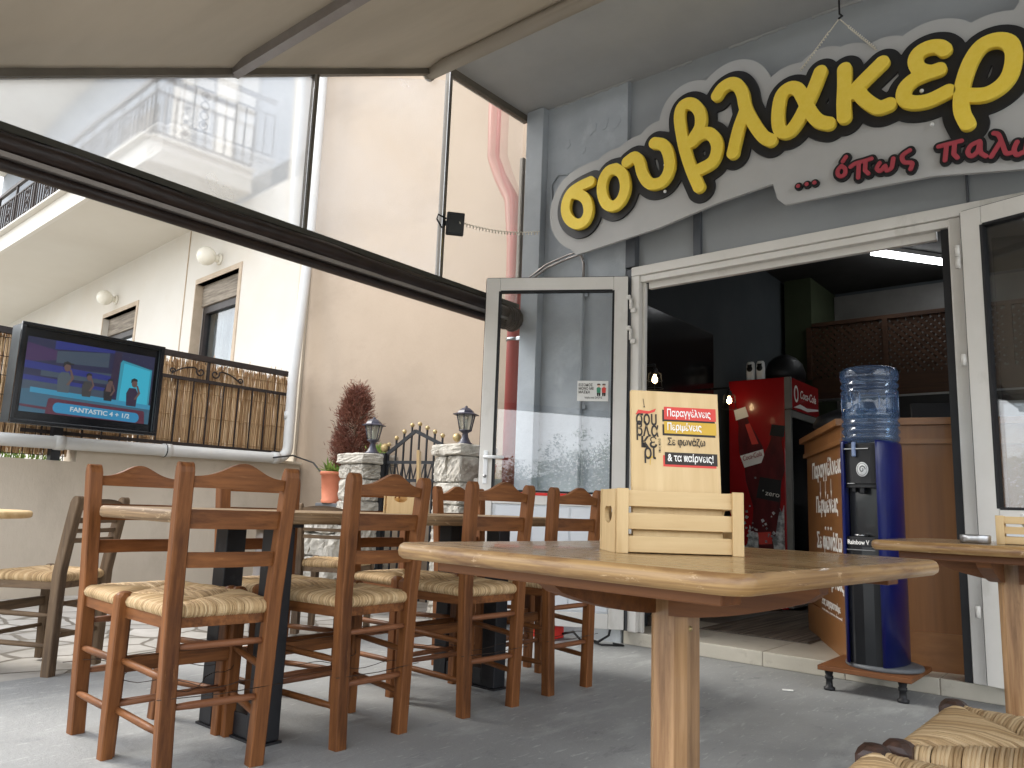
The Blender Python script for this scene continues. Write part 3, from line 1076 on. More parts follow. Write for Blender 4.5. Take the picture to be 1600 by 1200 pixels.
for s0, s1, z0, z1 in wins:
    f = MB()
    for q in ((s0 - 0.07, s0, z0, z1 + 0.07), (s1, s1 + 0.02, z0, z1 + 0.07), (s0, s1, z1, z1 + 0.07)):
        wbox(f, q[0], q[1], -0.12, 0.012, q[2], q[3])
    w = f.build('window', M['win_stone'], wh)
    f = MB()
    wbox(f, s0 + 0.02, s1 - 0.02, -0.2, -0.09, z1 - 0.30, z1 - 0.003)
    f.build('shutter_box', M['shutter'], w)
    f = MB()
    for q in ((s0 + 0.02, s0 + 0.12, z0, z1 - 0.301), (s1 - 0.1, s1 - 0.02, z0, z1 - 0.301), (s0 + 0.121, s1 - 0.101, z1 - 0.40, z1 - 0.301)):
        wbox(f, q[0], q[1], -0.2, -0.12, q[2], q[3])
    f.build('window_frame', M['win_frame'], w)
    f = MB()
    wbox(f, s0 + 0.12, s1 - 0.1, -0.17, -0.165, z0, z1 - 0.40)
    f.build('glass_pane', M['pane'], w)
    f = MB()
    nn = 40
    vs = []
    for i in range(nn + 1):
        s = s0 + 0.05 + (s1 - s0 - 0.1) * i / nn
        o = -0.30 + 0.025 * math.sin(i * 1.3) + 0.012 * math.sin(i * 3.1)
        vs += [wpt(s, o, z0), wpt(s, o, z1 - 0.2)]
    f.add(vs, [[2 * i, 2 * i + 1, 2 * i + 3, 2 * i + 2] for i in range(nn)], True)
    f.build('curtain', M['curtain'], w)
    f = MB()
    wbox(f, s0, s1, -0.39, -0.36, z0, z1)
    f.build('window_dark_sheet', M['gasket'], w)  # black sheet standing in for the shade of the unlit room
# balcony: slab with a fascia, railing on two sides
bal = MB()
pc = Vector((-8.18, 3.66, 0))
bd = Vector((-1, 0.037, 0)).normalized()
pl = pc + bd * 17
pr = Vector((-8.02, 4.86, 0))
poly = [(pc.x, pc.y), (pr.x, pr.y), (pl.x, pl.y + 2.6), (pl.x, pl.y)]
bal.prism([(x, y) for x, y in poly], (0, 0, 4.58), (1, 0, 0), (0, 1, 0), 0.255)
bo = bal.build('balcony', M['soffit_w'], wh)
fa = MB()
fa.beam((pc.x + 0.01, pc.y - 0.031, 4.71), (pl.x, pl.y - 0.031, 4.71), 0.06, 0.28)
fa.beam((pc.x + 0.012, pc.y - 0.028, 4.71), (pr.x + 0.02, pr.y, 4.71), 0.05, 0.279)
fa.beam((pc.x + 0.04, pc.y - 0.07, 4.858), (pl.x, pl.y - 0.06, 4.858), 0.16, 0.035, bev=0.008)
fa.beam((pc.x + 0.06, pc.y - 0.04, 4.8585), (pr.x + 0.06, pr.y, 4.8585), 0.12, 0.035, bev=0.008)
fa.build('fascia', M['white_wall'], bo)
ra = MB()
for (a, b) in ((pc, pl), (pc, pr)):
    L = (b - a).length
    ra.beam((a.x, a.y, 5.66), (b.x, b.y, 5.66), 0.05, 0.05)
    ra.beam((a.x, a.y, 5.48), (b.x, b.y, 5.48), 0.025, 0.02)
    ra.beam((a.x, a.y, 4.96), (b.x, b.y, 4.96), 0.03, 0.02)
    k = int(L / 0.115)
    for i in range(k + 1):
        p = a + (b - a) * (i / k)
        if i % 8 == 3:
            for sgn in (-1, 1):
                pts = []
                for t in range(19):
                    tt = t / 18
                    off = 0.05 * math.sin(tt * 4 * math.pi) * sgn
                    q = p + (b - a).normalized() * off
                    pts.append((q.x, q.y, 4.98 + 0.48 * tt))
                ra.tube(pts, 0.008, 5)
            for z in (5.05, 5.22, 5.40):
                ra.ball((p.x, p.y, z), 0.028, 8)
        else:
            w2 = 0.018 if i % 8 else 0.03
            ra.box((p.x, p.y, 5.22), (w2, w2, 0.54 if i % 8 else 0.86))
ra.build('railing', M['iron'], bo)
for s0, s1, kind in ((2.95, 3.65, 'p'), (4.3, 5.9, 'd'), (1.55, 2.15, 'p')):
    f = MB()
    wbox(f, s0, s1, 0.002, 0.05, 4.85, 7.15, 0.01)
    d = f.build('balcony_door', M['white_wall'] if kind == 'p' else M['shutter'], wh)
m = MB()
wbox(m, -0.2, 16, -0.4, 1.4, 9.01, 9.25)
m.build('roof_slab', M['soffit_w'], wh)


def globe(s, z, label):
    t = thing('wall_lamp', label, 'wall lamp', wpt(s, 0, z), 0, 'round globe lamps on the white house')
    m = MB()
    m.tube([wpt(s, 0.0, z), wpt(s, 0.03, z)], 0.075, 16)
    m.tube([wpt(s, 0.03, z), wpt(s, 0.10, z)], 0.05, 16)
    m.build('wall_mount', M['ceramic'], t)
    m = MB()
    m.ball(wpt(s, 0.19, z), 0.125, 18)
    m.build('globe_shade', M['ceramic'], t)


globe(2.28, 3.93, 'white globe lamp above the larger shuttered window')
globe(6.08, 4.00, 'white globe lamp above the window half hidden by the outdoor television')

# low wall with coping
lw = thing('low_wall', 'beige rendered garden wall with thin stone coping below the reed fence', 'wall', (-6.9, 2, 0))
m = MB()
m.span((-7.05, 2.60, -0.06), (-6.8, 4.77, 1.175))
m.span((-7.05, -4.0, -0.06), (-6.801, 2.60, 1.06))
m.build('wall', M['lowwall'], lw)
m = MB()
m.span((-7.10, 2.57, 1.177), (-6.765, 4.768, 1.205), bev=0.005)
m.build('coping', M['cream'], lw)

fence = thing('reed_fence', 'black iron fence backed with tan reed screening on the garden wall', 'fence', (-6.95, 2.5, 1.18))
FX = -6.90
m = MB()
m.beam((FX, 3.05, 2.115), (FX, 4.66, 2.115), 0.06, 0.05)
m.beam((FX, -2.5, 2.06), (FX, 2.3, 2.06), 0.05, 0.05)
m.build('top_rail', M['iron'], fence)
m = MB()
m.beam((FX, 2.2, 1.90), (FX, 4.66, 1.90), 0.025, 0.03)
m.beam((FX, 2.2, 1.29), (FX, 4.66, 1.29), 0.025, 0.03)
m.build('rail', M['iron'], fence)
y = 2.35
while y < 4.64:
    MB().span((FX - 0.006, y - 0.006, 1.21), (FX + 0.006, y + 0.006, 1.89)).build('fence_bar', M['iron'], fence)
    y += 0.155
m = MB()
for cy in (3.72,):
    m.span((FX - 0.012, cy - 0.012, 1.91), (FX + 0.012, cy + 0.012, 2.09))
    for sg in (-1, 1):
        pts = []
        for i in range(26):
            a = i / 25
            if a < 0.45:
                t = a / 0.45
                r = 0.045 * (0.35 + 0.65 * t)
                an = 2 * math.pi * 1.1 * t
                pts.append((FX, cy + sg * (0.075 + r * math.cos(an)), 1.985 + r * math.sin(an)))
            else:
                t = (a - 0.45) / 0.55
                pts.append((FX, cy + sg * (0.13 + 0.22 * t), 2.02 - 0.085 * t + 0.02 * math.sin(t * math.pi)))
        m.tube(pts, 0.008, 6)
        pts = [(FX, cy + sg * (0.35 - 0.03 * math.cos(q * 0.5) * (1 - q / 16)), 1.955 + 0.03 * math.sin(q * 0.5) * (1 - q / 16)) for q in range(16)]
        m.tube(pts, 0.008, 6)
m.build('scroll_ornament', M['iron'], fence)
m = MB()
y = -2.5
while y < 4.66:
    m.tone = rnd(0.1, 0.9)
    xx = FX - 0.062 - rnd(0, 0.006)
    m.tube([(xx, y, (1.24 if y > 2.58 else 1.12) + max(0, rnd(-0.3, 0.12))), (xx, y + rnd(-.004, .004), 2.07 + rnd(-.03, .01))], rnd(0.0028, 0.004), 4, cap=False)
    y += 0.0055
y = -2.5
while y < 4.66:
    t = rnd(0, 1)
    m.tone = t
    low = 1.22 if y > 2.58 else 1.10
    top = (2.09 if y > 2.6 else 2.03) + rnd(-0.03, 0.02)
    if rnd(0, 1) < 0.05:
        top += rnd(0.02, 0.09)
    if rnd(0, 1) < 0.12:
        low += rnd(0, 0.25)
    xx = FX - 0.030 - rnd(0, 0.028)
    m.tube([(xx, y, low), (xx + rnd(-.006, .006), y + rnd(-.012, .012), (low + top) / 2), (xx, y + rnd(-.03, .03), top)], rnd(0.0018, 0.0038), 4, cap=False)
    y += 0.0034
m.tone = 0.35
for z in (1.32, 1.55, 1.78, 2.0):
    m.tube([(FX - 0.027, -2.5, z), (FX - 0.027, 4.66, z + 0.01)], 0.003, 4)
m.build('reed_screen', M['reed'], fence, recalc=False)
m = MB()
for i in range(34):
    y = 2.53 - i * 0.075
    m.tube([(FX + 0.012, y, 1.03), (FX + 0.012, y, 2.05)], 0.0035, 4)
for z in (1.1, 1.25, 1.4, 1.55, 1.7, 1.85, 2.0):
    m.tube([(FX + 0.016, 2.55, z), (FX + 0.016, -0.3, z)], 0.0035, 4)
m.build('wire_mesh', M['iron'], fence)

# planting bed seen under the pipe
m = MB()
for _ in range(900):
    p = Vector((rnd(-7.25, -6.95), rnd(0.9, 2.56), rnd(1.0, 1.12)))
    d = Vector((rnd(-.4, .4), rnd(-.4, .4), 1)).normalized()
    q = d.orthogonal().normalized() * rnd(0.004, 0.008)
    L = rnd(0.03, 0.09)
    m.tone = rnd(0.2, 1)
    m.add([p - q, p + q, p + d * L], [[0, 1, 2]])
g = m.build('ground_cover_plants', M['leaf'], recalc=False)
g['kind'] = 'stuff'

dp = thing('drain_pipe', 'white plastic drain pipe running along the garden wall and up the house corner', 'pipe', (-6.72, 2.0, 1.2))
m = MB()
pts = [(-6.70, -3.0, 1.175), (-6.70, 1.0, 1.18), (-6.70, 4.42, 1.222)]
for i in range(1, 6):
    a = i / 5 * math.pi / 2
    pts.append((-6.70, 4.42 + 0.12 * math.sin(a), 1.342 - 0.12 * math.cos(a)))
pts += [(-6.72, 4.545, 2.0), (-6.80, 4.66, 3.4), (-6.80, 4.66, 6.5)]
m.tube(pts, 0.052, 14)
m.build('pipe', M['pvc_pipe'], dp)
for p, a in (((-6.70, 3.3, 1.208), 'y'), ((-6.70, 2.42, 1.197), 'y'), ((-6.70, 4.40, 1.222), 'y')):
    c = MB()
    c.tube([(p[0], p[1] - 0.035, p[2]), (p[0], p[1] + 0.035, p[2] + 0.0008)], 0.059, 14)
    c.build('coupling', M['pvc_pipe'], dp)
c = MB()
c.tube([(-6.72, 4.545, 1.62), (-6.722, 4.545, 1.70)], 0.059, 14)
c.build('coupling', M['pvc_pipe'], dp)
c = MB()
c.tube([(-6.70 + 0.057 * math.cos(a), 3.28, 1.207 + 0.057 * math.sin(a)) for a in [i * math.pi / 8 for i in range(17)]], 0.006, 5)
c.build('cable_tie', M['cable'], dp)

rp = thing('downpipe', 'brick red downpipe fixed beside the grey pilaster', 'pipe', (-3.72, 4.46, 0))
m = MB()
m.tube([(-3.72, 4.46, 0.0), (-3.72, 4.46, 2.72), (-3.73, 4.47, 2.9), (-3.80, 4.52, 3.3), (-3.94, 4.56, 3.55), (-4.02, 4.57, 3.75), (-4.02, 4.57, 5.2)], 0.052, 14)
m.build('pipe', M['red_pipe'], rp)
m = MB()
for z in (2.10, 0.6):
    m.tube([(-3.72, 4.46, z - 0.012), (-3.72, 4.46, z + 0.012)], 0.058, 14)
    m.box((-3.645, 4.44, z), (0.05, 0.03, 0.03), None, 0.004)
m.build('pipe_clamp', M['steel'], rp)

# ------------------------------------------------------------------ garden gate, pillars, pots
def rough_block(mb, c, d, rot, amp=0.012, n=3):
    """a hewn stone: subdivided box with its faces pushed about"""
    c = Vector(c)
    hx, hy, hz = d[0] / 2, d[1] / 2, d[2] / 2
    sd = rnd(0, 100)
    idx, vs, fs = {}, [], []

    def vid(i, j, k):
        if (i, j, k) not in idx:
            p = Vector((-1 + 2 * i / n, -1 + 2 * j / n, -1 + 2 * k / n))
            e = [abs(abs(q) - 1) < 1e-6 for q in p]
            s = 1.0 - 0.05 * max(0, sum(e) - 1)
            q = Vector((p.x * hx * s, p.y * hy * s, p.z * hz * s))
            q += Vector((rnd(-1, 1), rnd(-1, 1), rnd(-0.7, 0.7))) * amp
            idx[(i, j, k)] = len(vs)
            vs.append(rot @ q + c)
        return idx[(i, j, k)]
    for a in range(n):
        for b in range(n):
            for s in (0, n):
                fs.append([vid(s, a, b), vid(s, a + 1, b), vid(s, a + 1, b + 1), vid(s, a, b + 1)])
                fs.append([vid(a, s, b), vid(a + 1, s, b), vid(a + 1, s, b + 1), vid(a, s, b + 1)])
                fs.append([vid(a, b, s), vid(a + 1, b, s), vid(a + 1, b + 1, s), vid(a, b + 1, s)])
    mb.add(vs, fs)


def pillar(c, ang, w, H, label):
    t = thing('stone_pillar', label, 'pillar', (c[0], c[1], 0), ang, 'stone gate pillars')
    rot = Matrix.Rotation(ang, 3, 'Z')
    m = MB()
    z = 0.0
    hs = []
    while z < H - 0.10:
        h = min(rnd(0.13, 0.22), H - 0.08 - z)
        hs.append((z, h))
        z += h + 0.012
    for i, (z, h) in enumerate(hs):
        for fx, fy in ((0, -1), (0, 1), (1, 0), (-1, 0)):
            f = rnd(0.4, 0.6)
            parts = ((-w / 2, -w / 2 + w * f - 0.006), (-w / 2 + w * f + 0.006, w / 2)) if (i + fx) % 2 else ((-w / 2, w / 2),)
            for a, b in parts:
                mid = (a + b) / 2
                off = w / 2 - 0.025
                lc = Vector((mid, fy * off, 0)) if fy else Vector((fx * off, mid, 0))
                dd = (b - a, 0.06, h) if fy else (0.06, b - a, h)
                rough_block(m, Vector((c[0], c[1], z + h / 2)) + rot @ lc, dd, rot, 0.008, 7)
    m.mi = 1
    m.box((c[0], c[1], H / 2 - 0.05), (w - 0.05, w - 0.05, H - 0.1), rot)
    m.build('shaft', [M['stone'], M['mortar']], t)
    m = MB()
    rough_block(m, (c[0], c[1], H - 0.03), (w + 0.06, w + 0.06, 0.085), rot, 0.005, 7)
    m.build('cap', M['stone'], t)
    return t


PL, PR = Vector((-4.86, 4.05, 0)), Vector((-3.96, 4.22, 0))
pillar(PL, R_(-4), 0.31, 1.19, 'hewn stone gate pillar beside the terracotta pot of succulents')
pillar(PR, R_(-8), 0.31, 1.255, 'hewn stone gate pillar next to the open glass door')


def lantern(c, z0, label, s=1.0):
    t = thing('pillar_lantern', label, 'lantern', (c[0], c[1], z0), R_(10), 'lanterns on the gate pillars')
    m = MB()
    m.lathe([(0.060 * s, z0), (0.060 * s, z0 + 0.008), (0.042 * s, z0 + 0.022), (0.026 * s, z0 + 0.055), (0.020 * s, z0 + 0.085), (0.026 * s, z0 + 0.092), (0.046 * s, z0 + 0.104), (0.050 * s, z0 + 0.112)], c, 16)
    m.build('lantern_base', M['lantern'], t)
    m = MB()
    r0, r1, za, zb = 0.044 * s, 0.068 * s, z0 + 0.112, z0 + 0.225
    for k in range(6):
        a = math.pi / 3 * k
        m.tube([(c[0] + r0 * math.cos(a), c[1] + r0 * math.sin(a), za), (c[0] + r1 * math.cos(a), c[1] + r1 * math.sin(a), zb)], 0.0045, 5)
    m.build('lantern_frame', M['lantern'], t)
    m = MB()
    m.lathe([(r0 - 0.003, za + 0.002), (r1 - 0.003, zb)], c, 6, smooth=False, cap=False)
    m.build('lantern_glass', M['frost'], t)
    m = MB()
    m.lathe([(0.012, za), (0.012, za + 0.04), (0.018, za + 0.06), (0.012, za + 0.08)], c, 10)
    m.build('lamp_bulb', M['ceramic'], t)
    m = MB()
    m.lathe([(0.098 * s, zb), (0.100 * s, zb + 0.005), (0.066 * s, zb + 0.016), (0.056 * s, zb + 0.032), (0.030 * s, zb + 0.052), (0.012, zb + 0.058), (0.012, zb + 0.064), (0.004, zb + 0.072)], c, 6, smooth=False)
    m.build('lantern_roof', M['lantern'], t)


lantern((PL.x + 0.06, PL.y - 0.01), 1.205, 'blue black lantern on the farther stone pillar, left of the gate', 1.0)
lantern((PR.x + 0.02, PR.y - 0.02), 1.27, 'blue black lantern on the nearer stone pillar, right of the gate', 1.04)

gate = thing('garden_gate', 'black iron garden gate with brass ball finials between stone pillars', 'gate', (-4.33, 4.14, 0))
ga, gb = PL + Vector((0.19, 0.03, 0)), PR - Vector((0.19, 0.03, 0))
gd = gb - ga


def gp(t, z):
    p = ga + gd * t
    return Vector((p.x, p.y, z))


m = MB()
m.beam(gp(0, 1.20), gp(0.5, 1.385), 0.014, 0.028)
m.beam(gp(0.5, 1.385), gp(1.0, 1.27), 0.014, 0.028)
for z in (1.14, 1.0, 0.16):
    m.beam(gp(0, z), gp(1, z), 0.014, 0.024)
m.box(gp(-0.03, 0.61), (0.05, 0.05, 1.20))
m.box(gp(1.0, 0.66), (0.03, 0.03, 1.24))
for t in np.linspace(0.0, 0.875, 8):
    m.beam(gp(t, 1.01), gp(t + 0.0625, 1.13), 0.008, 0.008)
    m.beam(gp(t + 0.0625, 1.13), gp(t + 0.125, 1.01), 0.008, 0.008)
m.build('gate_frame', M['black_metal'], gate)
for i in range(8):
    t = 0.03 + i * 0.135
    zt = 1.20 + 0.185 * t / 0.5 if t < 0.5 else 1.385 - 0.115 * (t - 0.5) / 0.5
    MB().span(gp(t, 0.1) - Vector((0.006, 0.006, 0)), gp(t, zt + 0.055) + Vector((0.006, 0.006, 0))).build('gate_bar', M['black_metal'], gate)
    b = MB()
    b.ball(gp(t, zt + 0.07), 0.018, 12)
    b.build('ball_finial', M['gold'], gate)
b = MB()
b.ball(gp(-0.04, 1.255), 0.036, 14)
b.build('ball_finial', M['gold'], gate)
b = MB()
b.ball(gp(1.22, 1.33), 0.034, 14)
b.build('ball_finial', M['gold'], gate)

# the ledge with the big pot
led = thing('stone_ledge', 'low stone retaining wall with a grey slab under the terracotta pot', 'wall', (-5.26, 3.95, 0))
m = MB()
I3 = Matrix.Rotation(R_(-4), 3, 'Z')
for r in range(4):
    x = -5.48
    while x < -5.04:
        w = rnd(0.12, 0.24)
        rough_block(m, (x + w / 2, 3.90 + (x + 5.4) * -0.07, 0.10 + r * 0.185), (w - 0.014, 0.12, 0.17), I3, 0.012, 4)
        x += w
m.mi = 1
m.span((-5.46, 3.94, 0), (-5.06, 4.50, 0.76))
m.build('masonry', [M['stone'], M['mortar']], led)
m = MB().box((-5.12, 4.14, 0.785), (0.46, 0.42, 0.035), None, 0.006)
m.build('slab', M['cooler_grey'], led)


def pot(c, z0, r, h, label, name='flower_pot'):
    t = thing(name, label, 'plant pot', (c[0], c[1], z0))
    m = MB()
    m.lathe([(r * 0.80, z0), (r * 0.82, z0 + h * 0.02), (r * 0.84, z0 + h * 0.10), (r * 0.78, z0 + h * 0.12), (r * 0.90, z0 + h * 0.70), (r * 0.92, z0 + h * 0.71), (r * 0.93, z0 + h * 0.88), (r * 1.02, z0 + h * 0.89), (r * 1.04, z0 + h * 0.985),
             (r * 1.0, z0 + h), (r * 0.92, z0 + h), (r * 0.9, z0 + h * 0.9)], c, 28, cap=False)
    m.build('pot', M['terracotta'], t)
    m = MB()
    m.lathe([(r * 0.905, z0 + h * 0.91), (0.001, z0 + h * 0.93)], c, 20, cap=False)
    m.build('soil', M['soil'], t)
    return t


pc1 = (-5.20, 3.985)
t = pot(pc1, 0.803, 0.108, 0.255, 'terracotta pot of succulents on the stone ledge by the gate')
m = MB()
for (ox, oy, s) in ((-0.04, -0.03, 1.0), (0.05, -0.05, 0.7), (0.0, 0.04, 0.7), (0.07, 0.02, 0.6)):
    for k in range(46):
        a, el = rnd(0, 6.28), rnd(0.15, 1.45)
        L = rnd(0.06, 0.13) * s
        b0 = Vector((pc1[0] + ox, pc1[1] + oy, 1.03 + rnd(0, 0.05) * s))
        d = Vector((math.cos(a) * math.cos(el), math.sin(a) * math.cos(el), math.sin(el)))
        q = d.cross(Vector((0, 0, 1))).normalized() * rnd(0.006, 0.010)
        m.tone = rnd(0.3, 1)
        m.add([b0, b0 + d * L * 0.5 - q, b0 + d * L + Vector((0, 0, -0.01)), b0 + d * L * 0.5 + q], [[0, 1, 2, 3]])
m.build('succulent', M['leaf'], t, recalc=False)
t = pot((-3.66, 4.16), 1.02, 0.062, 0.10, 'small pale orange plastic pot half hidden by the open glass door', 'small_pot')
m = MB()
for k in range(40):
    a = rnd(0, 6.28)
    b0 = Vector((-3.66, 4.16, 1.10))
    d = Vector((math.cos(a) * 0.5, math.sin(a) * 0.5, rnd(0.4, 1))).normalized()
    q = d.cross(Vector((0, 0, 1))).normalized() * 0.008
    m.tone = rnd(0.3, 1)
    L = rnd(0.03, 0.08)
    m.add([b0, b0 + d * L * 0.5 - q, b0 + d * L, b0 + d * L * 0.5 + q], [[0, 1, 2, 3]])
m.build('seedling', M['leaf'], t, recalc=False)
m = MB()
m.span((-3.735, 4.09, 0.0), (-3.585, 4.23, 1.018), bev=0.004)
tag(m.build('post_stub', M['mortar']), 'narrow grey masonry post under the small orange pot', 'post')

# dried conifer
SX = -5.53
sh = thing('dried_conifer', 'dried reddish brown conifer shrub standing against the beige house wall', 'shrub', (SX, 4.42, 0))
m = MB()
m.tube([(SX, 4.42, 0), (SX, 4.43, 0.9), (SX + 0.01, 4.43, 1.7)], [0.035, 0.026, 0.006], 8)
for k in range(60):
    z = rnd(0.95, 1.75)
    a = rnd(0, 6.28)
    L = 0.17 * math.sin(min(1, (1.95 - z) / 0.6) * math.pi / 2)
    m.tube([(SX, 4.43, z), (SX + L * math.cos(a), 4.43 + L * math.sin(a), z + 0.09)], [0.006, 0.002], 4)
m.build('trunk', M['bark'], sh)
m = MB()


def conw(z):                                     # half width of the crown with height
    t = (z - 0.95) / 0.92
    if t < 0 or t > 1:
        return 0
    return 0.178 * (0.52 + 0.9 * t) / (0.52 + 0.9 * 0.35) if t < 0.35 else 0.178 * (1 - ((t - 0.35) / 0.66) ** 2 * 0.82)


clumps = []
for k in range(300):
    z = rnd(0.95, 1.84)
    a = rnd(0, 6.28)
    w = conw(z) * (rnd(0.45, 1.0))
    clumps.append((Vector((SX + w * math.cos(a) + 0.04 * (z - 1.3), 4.43 + w * math.sin(a), z)), rnd(0, 1), a))
for c, tn, a in clumps:
    for k in range(70):
        o = Vector((random.gauss(0, 0.028), random.gauss(0, 0.028), random.gauss(0, 0.035)))
        d = Vector((math.cos(a) * 0.7 + rnd(-.6, .6), math.sin(a) * 0.7 + rnd(-.6, .6), rnd(0.0, 1.2))).normalized()
        q = d.orthogonal().normalized()
        q = (Matrix.Rotation(rnd(0, 6.28), 3, d) @ q) * rnd(0.0018, 0.0036)
        L = rnd(0.018, 0.045)
        m.tone = min(1, max(0, tn * 0.6 + rnd(-0.05, 0.45)))
        p = c + o
        m.add([p - q, p + q, p + d * L + q * 0.3, p + d * L - q * 0.3], [[0, 1, 2, 3]])
m.build('crown', M['dry'], sh, recalc=False)
m = MB()
for k in range(200):
    p = Vector((-5.02 + random.gauss(0, 0.035), 4.28 + random.gauss(0, 0.03), 1.22 + rnd(0, 0.06)))
    d = Vector((rnd(-.5, .5), rnd(-.5, .5), 1)).normalized()
    q = d.orthogonal().normalized() * 0.004
    m.tone = rnd(0.6, 1)
    m.add([p - q, p + q, p + d * rnd(0.02, 0.06)], [[0, 1, 2]])
m.tone = 0.2
m.tube([(-5.02, 4.28, 0), (-5.02, 4.28, 1.24)], 0.012, 6)
tag(m.build('garden_plant', M['leaf'], recalc=False), 'yellow green sprig of a plant behind the farther stone pillar', 'plant')

m = MB()
pts = [Vector((-6.66, 4.35, 1.22)), Vector((-6.3, 4.33, 1.235)), Vector((-5.9, 4.28, 1.16)), Vector((-5.6, 4.2, 1.02)), Vector((-5.45, 4.06, 0.93)), Vector((-5.30, 3.97, 0.90))]
m.tube(pts, 0.008, 6)
tag(m.build('cable', M['cable']), 'black cable drooping from the white drain pipe towards the terracotta pot', 'cable')

# ------------------------------------------------------------------ outdoor television
TX = -6.30
tv = thing('outdoor_television', 'wall mounted television in a grey housing showing a quiz show, in front of reed fence', 'television', (-6.45, 2.46, 1.30))
m = MB()
m.span((TX - 0.22, 1.935, 1.305), (TX - 0.012, 2.985, 1.325))
m.span((TX - 0.22, 1.935, 2.012), (TX - 0.012, 2.985, 2.032))
m.span((TX - 0.22, 1.935, 1.3255), (TX - 0.012, 1.955, 2.0115))
m.span((TX - 0.22, 2.965, 1.3255), (TX - 0.012, 2.985, 2.0115))
m.span((TX - 0.22, 1.956, 1.3256), (TX - 0.20, 2.964, 2.0114))
m.build('housing', M['tv_case'], tv)
m = MB()
m.span((TX - 0.0119, 1.925, 1.295), (TX + 0.012, 2.995, 1.322), bev=0.004)
m.span((TX - 0.0119, 1.925, 2.015), (TX + 0.012, 2.995, 2.042), bev=0.004)
m.span((TX - 0.0119, 1.925, 1.3225), (TX + 0.012, 1.957, 2.0145), bev=0.004)
m.span((TX - 0.0119, 2.963, 1.3225), (TX + 0.012, 2.995, 2.0145), bev=0.004)
m.span((TX - 0.06, 1.958, 1.3226), (TX - 0.03, 2.962, 2.0144))
m.build('bezel', M['tv_black'], tv)


